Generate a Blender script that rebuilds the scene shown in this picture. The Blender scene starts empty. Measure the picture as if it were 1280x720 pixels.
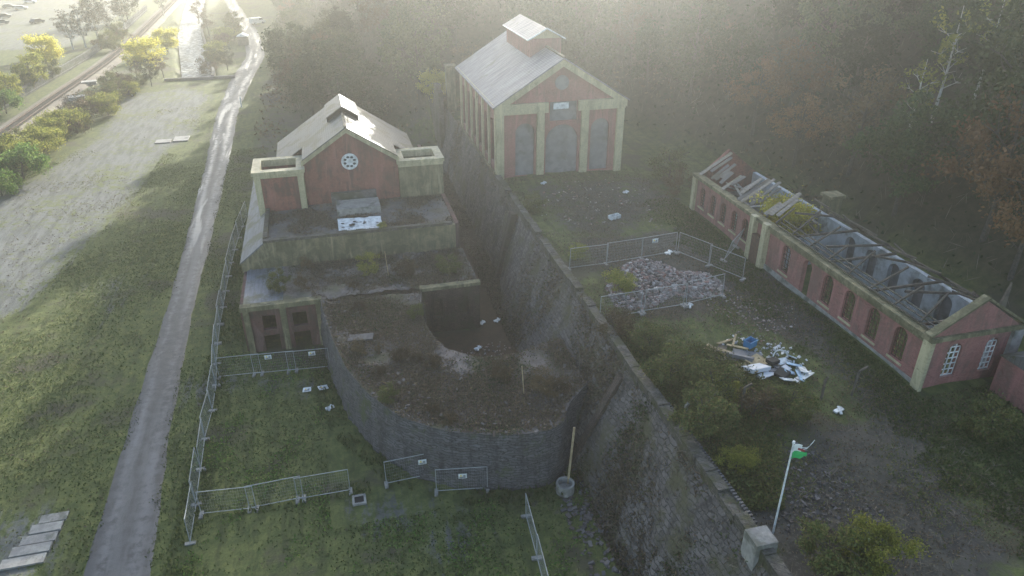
import bpy, bmesh, math, random
import numpy as np
from mathutils import Vector, Matrix

scene = bpy.context.scene
col = scene.collection
R = math.radians
rnd = random.Random(7)
rng = np.random.default_rng(11)

# ------------------------------------------------------------------ camera
CAM_H, PITCH, YAW, FOC = 35.0, R(28), R(14.4), 914.0      # focal length in pixels of a 1280 wide frame
cd = bpy.data.cameras.new('camera'); cam = bpy.data.objects.new('camera', cd); col.objects.link(cam)
cam.location = (0, 0, CAM_H); cam.rotation_euler = (R(90) - PITCH, 0, -YAW)
cd.sensor_width = 36.0; cd.lens = FOC / 1280 * 36.0; cd.clip_start = 0.5; cd.clip_end = 3000
scene.camera = cam

# ------------------------------------------------------------------ sky, sun, exposure
SUN_AZ, SUN_EL = R(23), R(16)                              # azimuth clockwise from +Y
world = bpy.data.worlds.new('World'); scene.world = world; world.use_nodes = True
wn = world.node_tree; wn.nodes.clear()
wo = wn.nodes.new('ShaderNodeOutputWorld'); wb = wn.nodes.new('ShaderNodeBackground'); ws = wn.nodes.new('ShaderNodeTexSky')
ws.sky_type = 'NISHITA'; ws.sun_disc = False; ws.sun_elevation = SUN_EL; ws.sun_rotation = SUN_AZ
ws.air_density = 1.0; ws.dust_density = 1.5; ws.ozone_density = 1.0
wb.inputs['Strength'].default_value = 0.105
wn.links.new(ws.outputs[0], wb.inputs[0]); wn.links.new(wb.outputs[0], wo.inputs[0])
sl = bpy.data.lights.new('sun', 'SUN'); sun = bpy.data.objects.new('sun', sl); col.objects.link(sun)
sl.energy = 5.0; sl.angle = R(0.5); sl.color = (1.0, 0.96, 0.86)
sdir = Vector((math.sin(SUN_AZ) * math.cos(SUN_EL), math.cos(SUN_AZ) * math.cos(SUN_EL), math.sin(SUN_EL)))
sun.rotation_euler = sdir.to_track_quat('Z', 'Y').to_euler(); sun.location = (60, 150, 160)
vs = scene.view_settings
vs.view_transform = 'Standard'; vs.look = 'None'; vs.gamma = 1.0; vs.use_curve_mapping = False
vs.exposure = 2.0
scene.cycles.volume_step_rate = 4.0
scene.cycles.volume_bounces = 0
scene.cycles.max_bounces = 5
scene.cycles.diffuse_bounces = 2
scene.cycles.transparent_max_bounces = 6
HAZE_DENSITY, HAZE_ANISO = 0.00112, 0.79

def at(px, py, z=0.0):
    """the place in the world, at height z, seen at a pixel of the photograph (survey helper)"""
    a, b = (px - 640) / FOC, (py - 360) / FOC
    fy, fz = math.cos(PITCH) - b * math.sin(PITCH), -math.sin(PITCH) - b * math.cos(PITCH)
    t = (z - CAM_H) / fz
    x, y = a * t, fy * t
    return (x * math.cos(YAW) + y * math.sin(YAW), -x * math.sin(YAW) + y * math.cos(YAW))

def pixel(X, Y, Z):
    x, y, z = X * math.cos(YAW) - Y * math.sin(YAW), X * math.sin(YAW) + Y * math.cos(YAW), Z - CAM_H
    d, u = y * math.cos(PITCH) - z * math.sin(PITCH), y * math.sin(PITCH) + z * math.cos(PITCH)
    return 640 + FOC * x / d, 360 - FOC * u / d, d

# ------------------------------------------------------------------ mesh helpers
class MB:
    """collects shapes, then links them as ONE mesh object"""
    def __init__(s): s.v = []; s.f = []
    def poly(s, pts):
        b = len(s.v); s.v += [tuple(p) for p in pts]; s.f.append(tuple(range(b, b + len(pts)))); return s
    def box(s, x0, x1, y0, y1, z0, z1):
        b = len(s.v)
        s.v += [(x0,y0,z0),(x1,y0,z0),(x1,y1,z0),(x0,y1,z0),(x0,y0,z1),(x1,y0,z1),(x1,y1,z1),(x0,y1,z1)]
        s.f += [tuple(b + i for i in q) for q in ((0,3,2,1),(4,5,6,7),(0,1,5,4),(1,2,6,5),(2,3,7,6),(3,0,4,7))]; return s
    def prism(s, pts, axis, a0, a1):
        """extrude an outline: axis 'y' -> pts are (x,z); 'x' -> (y,z); 'z' -> (x,y)"""
        n = len(pts); b = len(s.v)
        for a in (a0, a1):
            for p, q in pts:
                s.v.append({'y': (p, a, q), 'x': (a, p, q), 'z': (p, q, a)}[axis])
        s.f.append(tuple(b + i for i in range(n))); s.f.append(tuple(b + n + i for i in reversed(range(n))))
        for i in range(n):
            j = (i + 1) % n; s.f.append((b + i, b + n + i, b + n + j, b + j))
        return s
    def bar(s, p, q, w, h=None, up=(0,0,1)):
        """square bar between two points"""
        h = h or w; p, q = Vector(p), Vector(q); d = (q - p).normalized(); u = Vector(up)
        if abs(d.dot(u)) > .98: u = Vector((1, 0, 0))
        a = d.cross(u).normalized(); c = a.cross(d); b = len(s.v)
        for o in (p, q):
            for i, j in ((-1,-1),(1,-1),(1,1),(-1,1)): s.v.append(tuple(o + a * (i * w / 2) + c * (j * h / 2)))
        s.f += [tuple(b + i for i in t) for t in ((0,1,2,3),(7,6,5,4),(0,4,5,1),(1,5,6,2),(2,6,7,3),(3,7,4,0))]; return s
    def tube(s, p, q, r0, r1, n=7):
        p, q = Vector(p), Vector(q); d = (q - p).normalized(); u = Vector((0, 0, 1)) if abs(d.z) < .95 else Vector((1, 0, 0))
        a = d.cross(u).normalized(); c = a.cross(d); b = len(s.v)
        for o, r in ((p, r0), (q, r1)):
            for i in range(n):
                t = 2 * math.pi * i / n; s.v.append(tuple(o + a * (r * math.cos(t)) + c * (r * math.sin(t))))
        for i in range(n):
            j = (i + 1) % n; s.f.append((b + i, b + j, b + n + j, b + n + i))
        s.f.append(tuple(b + i for i in reversed(range(n)))); s.f.append(tuple(b + n + i for i in range(n))); return s
    def wall(s, axis, u0, u1, z0, z1, a0, a1, holes=()):
        """a wall along 'x' or 'y' with real openings: holes = (ua, ub, za, zb, arched)"""
        us = sorted({u0, u1, *[h[0] for h in holes], *[h[1] for h in holes]})
        zs = sorted({z0, z1, *[h[2] for h in holes], *[h[3] for h in holes]})
        for i in range(len(us) - 1):
            k = 0
            while k < len(zs) - 1:
                um = (us[i] + us[i+1]) / 2
                solid = lambda kk: not any(h[0] < um < h[1] and h[2] < (zs[kk] + zs[kk+1]) / 2 < h[3] for h in holes)
                if not solid(k): k += 1; continue
                e = k
                while e + 1 < len(zs) - 1 and solid(e + 1): e += 1
                if axis == 'x': s.box(us[i], us[i+1], a0, a1, zs[k], zs[e+1])
                else: s.box(a0, a1, us[i], us[i+1], zs[k], zs[e+1])
                k = e + 1
        for h in holes:
            if len(h) > 4 and h[4]:
                r = (h[1] - h[0]) / 2; uc = (h[0] + h[1]) / 2; rise = r if h[4] is True else h[4]
                for sg in (-1, 1):
                    pts = [(uc + sg * r, h[3])] + [(uc + sg * r * math.cos(t * math.pi / 16), h[3] - rise + rise * math.sin(t * math.pi / 16)) for t in range(9)]
                    s.prism(pts, 'y' if axis == 'x' else 'x', a0 + .004, a1 - .004)
        return s
    def build(s, name, mat, parent=None, smooth=False):
        o = Vector(parent.matrix_world.translation) if parent else Vector((0, 0, 0))
        if parent:
            o = Vector((0, 0, 0)); p = parent
            while p: o += p.location; p = p.parent
        me = bpy.data.meshes.new(name)
        me.from_pydata([(v[0] - o.x, v[1] - o.y, v[2] - o.z) for v in s.v], [], s.f)
        bm = bmesh.new(); bm.from_mesh(me); bmesh.ops.recalc_face_normals(bm, faces=bm.faces); bm.to_mesh(me); bm.free()
        if smooth: me.polygons.foreach_set('use_smooth', [True] * len(me.polygons))
        return link(name, me, mat, parent)

def link(name, me, mat, parent=None):
    ob = bpy.data.objects.new(name, me); col.objects.link(ob)
    if mat: me.materials.append(mat)
    if parent: ob.parent = parent
    return ob

def tag(o, label, cat=None, group=None, kind=None):
    if label: o['label'] = label
    if cat: o['category'] = cat
    if group: o['group'] = group
    if kind: o['kind'] = kind
    return o

def empty(name, loc, label, cat, group=None, rz=0.0):
    o = bpy.data.objects.new(name, None); col.objects.link(o); o.location = loc; o.rotation_euler = (0, 0, rz)
    o.empty_display_size = .3
    return tag(o, label, cat, group)

def copy_tree(o, parent=None):
    c = o.copy(); col.objects.link(c)
    if parent: c.parent = parent
    for ch in list(o.children): copy_tree(ch, c)
    return c

def quads_mesh(name, V, mat, parent=None, n=4):
    """V: (N, n, 3) array of separate faces -> one mesh"""
    N = len(V); me = bpy.data.meshes.new(name)
    me.vertices.add(N * n); me.vertices.foreach_set('co', V.reshape(-1).astype(np.float32))
    me.loops.add(N * n); me.loops.foreach_set('vertex_index', np.arange(N * n, dtype=np.int32))
    me.polygons.add(N); me.polygons.foreach_set('loop_start', np.arange(0, N * n, n, dtype=np.int32))
    me.update(calc_edges=True)
    return link(name, me, mat, parent)

def leaf_quads(P, size, g=rng, upright=0.0, aspect=1.7):
    """leaf-shaped quads of random tilt at points P; size scalar or array"""
    N = len(P); a = g.normal(size=(N, 3)); a[:, 2] += upright * 3; a /= np.linalg.norm(a, axis=1)[:, None]
    b = np.cross(a, g.normal(size=(N, 3))); b /= np.linalg.norm(b, axis=1)[:, None] + 1e-9
    s = (np.ones(N) * size * g.uniform(.6, 1.4, N))[:, None]
    a = a * s * aspect / 2; b = b * s / 2
    return np.stack([P - a, P + b * .9 - a * .1, P + a, P - b * .9 - a * .1], 1)

# ------------------------------------------------------------------ materials
def nodes(name):
    m = bpy.data.materials.new(name); m.use_nodes = True; nt = m.node_tree; nt.nodes.clear()
    out = nt.nodes.new('ShaderNodeOutputMaterial'); bs = nt.nodes.new('ShaderNodeBsdfPrincipled')
    nt.links.new(bs.outputs[0], out.inputs[0]); return m, nt, bs, out
def N(nt, t, **kw):
    n = nt.nodes.new(t)
    for k, v in kw.items(): setattr(n, k, v)
    return n
def noise(nt, vec, scale, detail=5, rough=.6, dist=0.0):
    n = N(nt, 'ShaderNodeTexNoise'); n.inputs['Scale'].default_value = scale; n.inputs['Detail'].default_value = detail
    n.inputs['Roughness'].default_value = rough; n.inputs['Distortion'].default_value = dist
    nt.links.new(vec, n.inputs['Vector']); return n.outputs['Fac']
def ramp(nt, fac, lo, hi):
    r = N(nt, 'ShaderNodeMapRange'); r.interpolation_type = 'SMOOTHSTEP'
    r.inputs['From Min'].default_value = lo; r.inputs['From Max'].default_value = hi
    nt.links.new(fac, r.inputs['Value']); return r.outputs[0]
def mix(nt, fac, a, b):
    m = N(nt, 'ShaderNodeMix', data_type='RGBA')
    if hasattr(fac, 'links'): nt.links.new(fac, m.inputs[0])
    else: m.inputs[0].default_value = fac
    for i, c in ((6, a), (7, b)):
        if hasattr(c, 'links'): nt.links.new(c, m.inputs[i])
        else: m.inputs[i].default_value = (*c, 1)
    return m.outputs[2]
def math_(nt, op, a, b):
    m = N(nt, 'ShaderNodeMath', operation=op)
    for i, c in ((0, a), (1, b)):
        if hasattr(c, 'links'): nt.links.new(c, m.inputs[i])
        else: m.inputs[i].default_value = c
    return m.outputs[0]
def bump(nt, bs, h, strength, dist=.05):
    b = N(nt, 'ShaderNodeBump'); b.inputs['Strength'].default_value = strength; b.inputs['Distance'].default_value = dist
    nt.links.new(h, b.inputs['Height']); nt.links.new(b.outputs[0], bs.inputs['Normal'])
def opos(nt): return N(nt, 'ShaderNodeTexCoord').outputs['Object']

def m_noise(name, c1, c2, scale=1.0, c3=None, s3=.3, rough=.9, bmp=.4, thr3=(.52, .66), thr=(.38, .62)):
    m, nt, bs, _ = nodes(name); v = opos(nt)
    n1 = noise(nt, v, scale); c = mix(nt, ramp(nt, n1, *thr), c1, c2)
    if c3: c = mix(nt, ramp(nt, noise(nt, v, s3, 6), *thr3), c, c3)
    nt.links.new(c, bs.inputs['Base Color']); bs.inputs['Roughness'].default_value = rough
    if bmp: bump(nt, bs, noise(nt, v, scale * 4), bmp)
    return m

def m_brick(name, c1, c2, mortar, stain, smin=.5, smax=.72, stain_amt=.8, sscale=.5):
    m, nt, bs, _ = nodes(name); v = opos(nt)
    sx = N(nt, 'ShaderNodeSeparateXYZ'); nt.links.new(v, sx.inputs[0])
    cx = N(nt, 'ShaderNodeCombineXYZ'); nt.links.new(math_(nt, 'ADD', sx.outputs[0], sx.outputs[1]), cx.inputs[0]); nt.links.new(sx.outputs[2], cx.inputs[1])
    b = N(nt, 'ShaderNodeTexBrick'); nt.links.new(cx.outputs[0], b.inputs['Vector'])
    b.inputs['Scale'].default_value = 1.0; b.inputs['Brick Width'].default_value = .225; b.inputs['Row Height'].default_value = .075
    b.inputs['Mortar Size'].default_value = .008
    for k, c in (('Color1', c1), ('Color2', c2), ('Mortar', mortar)): b.inputs[k].default_value = (*c, 1)
    n1 = noise(nt, v, sscale, 8, .7, .6)
    mp = N(nt, 'ShaderNodeMapping'); mp.inputs['Scale'].default_value = (1.2, 1.2, .18); nt.links.new(v, mp.inputs[0])
    n2 = noise(nt, mp.outputs[0], 1.6, 5)                  # streaks running down
    c = mix(nt, math_(nt, 'MULTIPLY', ramp(nt, math_(nt, 'ADD', math_(nt, 'MULTIPLY', n1, .6), math_(nt, 'MULTIPLY', n2, .4)), smin - .05, smax - .08), stain_amt), b.outputs[0], stain)
    c = mix(nt, math_(nt, 'MULTIPLY', ramp(nt, noise(nt, v, 5, 4), .35, .7), .45), c, tuple(x * .5 for x in c1))
    c = mix(nt, math_(nt, 'MULTIPLY', ramp(nt, noise(nt, mp.outputs[0], .9, 7, .7, .8), .50, .66), .75), c, tuple(min(1, x * 1.25 + .05) for x in c2))
    c = mix(nt, math_(nt, 'MULTIPLY', ramp(nt, noise(nt, v, 1.3, 8, .75, 1.2), .58, .66), .7), c, tuple(x * .38 for x in c1))
    nt.links.new(c, bs.inputs['Base Color']); bs.inputs['Roughness'].default_value = .9
    bump(nt, bs, math_(nt, 'ADD', b.outputs['Fac'], noise(nt, v, 6)), .5, .02)
    return m

def m_stonework(name, c1, c2, mortar, moss, w=.55, h=.26, mthr=(.48, .64), rough=.92, msc=.35):
    m, nt, bs, _ = nodes(name); v = opos(nt)
    dn = N(nt, 'ShaderNodeTexNoise'); dn.inputs['Scale'].default_value = 1.7; dn.inputs['Detail'].default_value = 3; nt.links.new(v, dn.inputs['Vector'])
    dv = N(nt, 'ShaderNodeVectorMath', operation='MULTIPLY_ADD'); nt.links.new(dn.outputs['Color'], dv.inputs[0]); dv.inputs[1].default_value = (.55, .55, .34); nt.links.new(v, dv.inputs[2])
    sx = N(nt, 'ShaderNodeSeparateXYZ'); nt.links.new(dv.outputs[0], sx.inputs[0])
    cx = N(nt, 'ShaderNodeCombineXYZ'); nt.links.new(math_(nt, 'ADD', math_(nt, 'MULTIPLY', sx.outputs[0], .8), sx.outputs[1]), cx.inputs[0]); nt.links.new(sx.outputs[2], cx.inputs[1])
    b = N(nt, 'ShaderNodeTexBrick'); nt.links.new(cx.outputs[0], b.inputs['Vector']); b.inputs['Scale'].default_value = 1.0
    b.inputs['Brick Width'].default_value = w; b.inputs['Row Height'].default_value = h; b.inputs['Mortar Size'].default_value = .025; b.inputs['Mortar Smooth'].default_value = .4; b.inputs['Bias'].default_value = -.1
    for k, c in (('Color1', c1), ('Color2', c2), ('Mortar', mortar)): b.inputs[k].default_value = (*c, 1)
    mp = N(nt, 'ShaderNodeMapping'); mp.inputs['Scale'].default_value = (1.1, 1.1, .16); nt.links.new(v, mp.inputs[0])
    c = mix(nt, math_(nt, 'MULTIPLY', ramp(nt, noise(nt, mp.outputs[0], 1.1, 6, .65), .45, .65), .75), b.outputs[0], tuple(x * .5 for x in c2))
    c = mix(nt, math_(nt, 'MULTIPLY', ramp(nt, noise(nt, v, 4, 4), .5, .75), .5), c, tuple(min(1, x * 1.6) for x in c1))
    c = mix(nt, ramp(nt, noise(nt, v, msc, 8, .7), *mthr), c, moss)
    nt.links.new(c, bs.inputs['Base Color']); bs.inputs['Roughness'].default_value = rough
    bump(nt, bs, math_(nt, 'ADD', b.outputs['Fac'], math_(nt, 'MULTIPLY', noise(nt, v, 5, 5), -1.5)), .9, -.08)
    return m

def m_leaf(name, cols, trans=.3, rough=.7, vary=0.0):
    m, nt, bs, out = nodes(name)
    g = N(nt, 'ShaderNodeNewGeometry'); cr = N(nt, 'ShaderNodeValToRGB')
    el = cr.color_ramp.elements
    while len(el) < len(cols): el.new(.5)
    for i, c in enumerate(cols): el[i].position = i / max(1, len(cols) - 1); el[i].color = (*c, 1)
    nt.links.new(g.outputs['Random Per Island'], cr.inputs[0])
    oi = N(nt, 'ShaderNodeObjectInfo'); c2 = mix(nt, math_(nt, 'MULTIPLY', oi.outputs['Random'], vary), cr.outputs[0], tuple(x * .38 for x in cols[0]))
    nt.links.new(c2, bs.inputs['Base Color']); bs.inputs['Roughness'].default_value = rough
    bs.inputs['Specular IOR Level'].default_value = .2
    if trans:
        t = N(nt, 'ShaderNodeBsdfTranslucent'); nt.links.new(c2, t.inputs[0]); ms = N(nt, 'ShaderNodeMixShader'); ms.inputs[0].default_value = trans
        nt.links.new(bs.outputs[0], ms.inputs[1]); nt.links.new(t.outputs[0], ms.inputs[2]); nt.links.new(ms.outputs[0], out.inputs[0])
    return m

def m_plain(name, c, rough=.6, metal=0.0, var=.25):
    m, nt, bs, _ = nodes(name)
    nt.links.new(mix(nt, ramp(nt, noise(nt, opos(nt), 2.5), .35, .7), c, tuple(x * (1 - var) for x in c)), bs.inputs['Base Color'])
    bs.inputs['Roughness'].default_value = rough; bs.inputs['Metallic'].default_value = metal
    return m

M = dict(
    red=m_brick('red brick', (.27,.085,.065), (.21,.065,.05), (.24,.15,.12), (.085,.055,.045), .48, .66, .85),
    redpale=m_brick('faded red brick', (.34,.14,.12), (.28,.10,.09), (.30,.2,.18), (.16,.11,.09), .48, .68, .75),
    redold=m_brick('sooty red brick', (.16,.06,.05), (.11,.045,.04), (.14,.09,.08), (.05,.045,.035), .42, .66, .85),
    buff=m_brick('buff brick', (.50,.44,.27), (.42,.37,.22), (.42,.38,.28), (.16,.15,.09), .5, .74, .65),
    buffold=m_brick('mossy buff brick', (.27,.235,.13), (.21,.18,.10), (.22,.2,.14), (.06,.062,.032), .42, .66, .85, .8),
    stone=m_noise('grey masonry', (.13,.12,.12), (.085,.08,.08), 3.0, (.055,.06,.035), .35, .92, .9),
    wallface=m_stonework('dark retaining wall masonry', (.15,.132,.125), (.085,.074,.070), (.045,.04,.036), (.085,.078,.042), .62, .30, (.47, .63)),
    coping=m_stonework('weathered coping', (.135,.12,.105), (.08,.072,.06), (.05,.045,.04), (.07,.068,.034), .4, .2, (.45, .6), .9, .9),
    concrete=m_noise('concrete', (.30,.29,.27), (.22,.21,.2), 2.0, (.12,.12,.10), .8),
    block=m_noise('grey blockwork', (.20,.195,.20), (.15,.145,.15), 1.2, (.11,.105,.10), .5, .85, .15),
    slate=None,
    white=m_plain('white sheet', (.72,.74,.75), .5, 0, .45),
    whitewall=m_noise('whitewashed wall', (.44,.47,.50), (.33,.35,.37), 1.4, (.20,.205,.195), .6),
    dark=m_plain('dark void', (.016,.016,.017), .9),
    timber=m_noise('grey timber', (.12,.10,.08), (.07,.06,.05), 3.0),
    wood=m_noise('pale timber', (.42,.33,.20), (.30,.22,.13), 3.0),
    galv=m_plain('galvanised steel', (.31,.325,.33), .55, .1),
    rust=m_noise('rusty steel', (.12,.065,.04), (.07,.045,.035), 4.0),
    black=m_plain('black rubber', (.02,.02,.02), .8),
    glass=m_plain('dark window glass', (.03,.035,.04), .15),
    bark=m_noise('bark', (.09,.075,.06), (.05,.045,.035), 5.0),
    palebark=m_noise('pale birch bark', (.55,.53,.48), (.35,.33,.3), 2.0),
    ballast=m_noise('rail ballast', (.16,.13,.10), (.10,.085,.07), 5.0, (.2,.18,.12), .3),
    rubble=m_leaf('brick rubble', [(.10,.09,.09), (.20,.17,.16), (.30,.28,.27), (.22,.12,.10), (.42,.40,.40)], 0, .9),
    twig=m_leaf('pale dead stems', [(.16,.135,.11), (.24,.20,.16), (.10,.08,.065)], 0, .9),
    litter=m_leaf('pale litter', [(.5,.5,.5), (.7,.7,.72), (.35,.36,.4)], 0, .6),
    # leaves
    L_dark=m_leaf('dark green leaves', [(.028,.056,.020), (.052,.088,.030), (.085,.112,.040)], .12, .7, .9),
    L_green=m_leaf('dull green leaves', [(.045,.068,.022), (.085,.11,.036), (.12,.135,.05)], .12, .7, .9),
    L_brown=m_leaf('brown autumn leaves', [(.13,.085,.045), (.20,.135,.07), (.11,.10,.05)], .12, .7, .9),
    L_scrub=m_leaf('scrub leaves', [(.06,.085,.028), (.11,.135,.045), (.16,.17,.06), (.13,.10,.05)], .4),
    L_orange=m_leaf('orange autumn leaves', [(.20,.10,.045), (.28,.16,.07), (.13,.09,.04)], .12, .7, .9),
    L_yellow=m_leaf('yellow autumn leaves', [(.42,.38,.06), (.58,.52,.10), (.34,.36,.08)], 0.55),
    L_lime=m_leaf('yellow green leaves', [(.15,.18,.04), (.26,.28,.06), (.36,.33,.08)], 0.5, .7, .3),
    L_bright=m_leaf('fresh green leaves', [(.07,.14,.03), (.12,.20,.05), (.18,.24,.07)], 0.45),
    L_grey=m_leaf('bare twigs', [(.15,.13,.10), (.22,.20,.16), (.12,.12,.08)], .1),
    L_weed=m_leaf('weeds', [(.085,.070,.050), (.14,.11,.085), (.19,.145,.105), (.085,.095,.045)], 0.45),
    L_grass=m_leaf('grass tufts', [(.048,.072,.022), (.075,.098,.032), (.11,.12,.05)], 0.5),
    L_moor=m_leaf('dry grass', [(.12,.12,.055), (.18,.165,.08), (.09,.10,.04)], 0.5),
)

def m_slate(name, c1, c2, moss, axis=1, mossthr=(.55, .68)):
    m, nt, bs, _ = nodes(name); v = opos(nt)
    mp = N(nt, 'ShaderNodeMapping'); mp.inputs['Scale'].default_value = (.35, 3.0, .35) if axis == 1 else (3.0, .35, .35)
    nt.links.new(v, mp.inputs[0])
    n1 = noise(nt, mp.outputs[0], 1.3, 6, .65); n2 = noise(nt, v, 7.0, 3)
    c = mix(nt, ramp(nt, n1, .35, .66), c1, c2)
    c = mix(nt, math_(nt, 'MULTIPLY', ramp(nt, n2, .5, .75), .45), c, tuple(x * .5 for x in c1))
    c = mix(nt, ramp(nt, noise(nt, v, .45, 7, .7), *mossthr), c, moss)
    w = N(nt, 'ShaderNodeTexWave', wave_type='BANDS', bands_direction='Y' if axis == 1 else 'X'); w.inputs['Scale'].default_value = .9; w.inputs['Distortion'].default_value = .4
    nt.links.new(v, w.inputs[0])
    c = mix(nt, math_(nt, 'MULTIPLY', ramp(nt, w.outputs['Fac'], .85, .98), .35), c, tuple(x * .45 for x in c1))
    w2 = N(nt, 'ShaderNodeTexWave', wave_type='BANDS', bands_direction='Z'); w2.inputs['Scale'].default_value = 2.2; w2.inputs['Distortion'].default_value = .6
    nt.links.new(v, w2.inputs[0])
    nt.links.new(c, bs.inputs['Base Color']); bs.inputs['Roughness'].default_value = .55
    bump(nt, bs, math_(nt, 'ADD', math_(nt, 'MULTIPLY', w2.outputs['Fac'], .6), n2), .5, .04)
    return m
M['slate'] = m_slate('lilac grey roof slate', (.13,.12,.14), (.29,.27,.29), (.14,.135,.105))
M['slate2'] = m_slate('mossy grey roof slate', (.11,.11,.115), (.155,.147,.135), (.07,.066,.038), 1, (.47, .60))
M['slate3'] = m_slate('blue grey flat roofing', (.16,.17,.20), (.11,.115,.13), (.07,.075,.045), 0, (.48, .62))

# ------------------------------------------------------------------ terrain
FOOT = np.array([(47,-80),(47,66),(38,98),(24,113),(2,117),(-8,140),(-11,180),(-13,260),(-17,420),(-20,700)], float)
def smooth(t): t = np.clip(t, 0, 1); return t * t * (3 - 2 * t)
def vnoise(x, y, s, seed=0):
    """cheap smooth value noise for terrain shape"""
    t = np.zeros_like(x, dtype=float); a = 1.0; g = np.random.default_rng(seed)
    for k in range(4):
        ph = g.uniform(0, 6.28, 4); an = g.uniform(0, 3.14, 2); f = 2 ** k / s
        t += a * (np.sin((x * math.cos(an[0]) + y * math.sin(an[0])) * f + ph[0]) * np.sin((x * math.cos(an[1]) - y * math.sin(an[1])) * f * 1.13 + ph[1])); a *= .5
    return t
def hill_dist(X, Y):
    d = np.full(X.shape, 1e9)
    for (ax, ay), (bx, by) in zip(FOOT[:-1], FOOT[1:]):
        ux, uy = bx - ax, by - ay; t = np.clip(((X - ax) * ux + (Y - ay) * uy) / (ux * ux + uy * uy), 0, 1)
        d = np.minimum(d, np.hypot(X - ax - t * ux, Y - ay - t * uy))
    fx = np.interp(Y, FOOT[:3, 1], FOOT[:3, 0]); inside = (Y < 98) & (X > fx)
    # beyond Y = 98 the foot line turns left: right of / above it is hill
    P = np.vstack([FOOT, [(900, 700), (900, -80)]]); c = np.zeros(X.shape, bool); n = len(P)
    for i in range(n):
        x0, y0 = P[i]; x1, y1 = P[(i + 1) % n]
        if y0 == y1: continue
        hit = ((y0 > Y) != (y1 > Y)) & (X < (x1 - x0) * (Y - y0) / (y1 - y0) + x0); c ^= hit
    return np.where(c, d, 0.0)
SA, CA, TE = math.sin(SUN_AZ), math.cos(SUN_AZ), math.tan(SUN_EL)
TERM_S = [-200, -80, -72, -66, -60, -57.5, -54, -51, -47, -44, -41, -37, -32, -27, -23, -18, -8, 2, 7, 13, 200]
TERM_W = [165, 170, 210, 290, 95, 52, 66, 60, 44, 47, 48, 34, 32, 36, 38, 26, 17, 6, -20, -70, -100]  # wanted end of the hill shadow; the unseen crest is shaped to suit
W_CREST = 330.0
def terrain(X, Y):
    X = np.asarray(X, float); Y = np.asarray(Y, float)
    step = 7.2 * smooth((X - 16.5) / 1.5)
    far = 7.2 * smooth((X - 6) / 14)
    k = smooth((Y - 108) / 8); base = step * (1 - k) + far * k
    s, w = X * CA - Y * SA, X * SA + Y * CA
    cap = np.maximum(0, (np.minimum(w, W_CREST) - np.interp(s, TERM_S, TERM_W)) * TE - 10.0 * smooth((W_CREST - 10 - w) / 80) - base)  # crest height made up to throw that shadow edge
    d = hill_dist(X, Y)
    h = np.minimum(.66 * d + .6 * np.maximum(0, d - 30) + 1.2 * vnoise(X, Y, 9, 3) * smooth(d / 14), cap)
    z = base + np.maximum(h, 0) * smooth(d / 6 + .2)
    near = smooth((60 - np.abs(X)) / 20) * (d <= 0)
    z = z + .05 * vnoise(X, Y, 3.1, 5) * (d <= 0) * (X < 16)
    z = z + .16 * vnoise(X, Y, 4.0, 6) * (d <= 0) * (X >= 18)
    # river channel
    rx = np.interp(Y, [150, 181, 245, 300, 520], [-25.5, -27, -36.5, -42, -60]); cut = smooth((4.2 - np.abs(X - rx)) / 1.0) * smooth((Y - 176) / 4)
    z = z - 2.2 * cut
    return z
def tz(x, y): return float(terrain(np.array([x]), np.array([y]))[0])

# ------------------------------------------------------------------ ground
def lines(*seg):
    o = []
    for a, b, s in seg: o += list(np.arange(a, b, s))
    return np.array(o + [seg[-1][1]])
GX = lines((-420,-120,12), (-120,-60,3), (-60,60,.75), (60,150,3), (150,420,12))
GY = lines((-120,0,10), (0,14,2), (14,112,.75), (112,260,2.5), (260,520,10))
XX, YY = np.meshgrid(GX, GY); ZZ = terrain(XX, YY)

def poly_mask(X, Y, pts, soft=2.0):
    """1 inside a polygon, fading to 0 over 'soft' metres"""
    P = np.array(pts, float); c = np.zeros(X.shape, bool); d = np.full(X.shape, 1e9); n = len(P)
    for i in range(n):
        (x0, y0), (x1, y1) = P[i], P[(i + 1) % n]
        if y0 != y1: c ^= ((y0 > Y) != (y1 > Y)) & (X < (x1 - x0) * (Y - y0) / (y1 - y0) + x0)
        ux, uy = x1 - x0, y1 - y0; t = np.clip(((X - x0) * ux + (Y - y0) * uy) / (ux * ux + uy * uy + 1e-9), 0, 1)
        d = np.minimum(d, np.hypot(X - x0 - t * ux, Y - y0 - t * uy))
    return np.clip(.5 + np.where(c, d, -d) / (2 * soft), 0, 1)
hard = poly_mask(XX, YY, [at(*p) for p in ((-60,420),(-60,270),(60,215),(130,165),(150,122),(232,108),(262,120),(240,170),(205,190),(150,265),(80,330),(20,392))], 2.5)
hard = np.maximum(hard, .75 * poly_mask(XX, YY, [at(*p) for p in ((0,640),(60,630),(90,660),(60,720),(-40,760))], 1.5))
hard = np.maximum(hard, .55 * poly_mask(XX, YY, [at(*p) for p in ((200,470),(300,460),(420,470),(400,500),(300,490),(215,520))], 2))
hard = np.maximum(hard, .5 * poly_mask(XX, YY, [at(*p) for p in ((430,600),(560,620),(640,680),(560,720),(420,660))], 2))
hard = np.maximum(hard, .5 * poly_mask(XX, YY, [at(*p) for p in ((90,350),(190,330),(180,380),(100,420))], 3))
hard = np.maximum(hard, .9 * poly_mask(XX, YY, [(-125,225),(-64,225),(-62,345),(-125,345)], 3))
dirt = poly_mask(XX, YY, [at(*p, 7.2) for p in ((870,330),(960,340),(1040,430),(1130,500),(1190,600),(1260,760),(1000,760),(960,640),(1010,560),(1090,520),(1030,450),(920,390),(880,380))], 2)
dirt = np.maximum(dirt, .8 * poly_mask(XX, YY, [at(*p, 7.2) for p in ((720,300),(860,285),(930,330),(900,400),(790,400))], 1.5))
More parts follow.
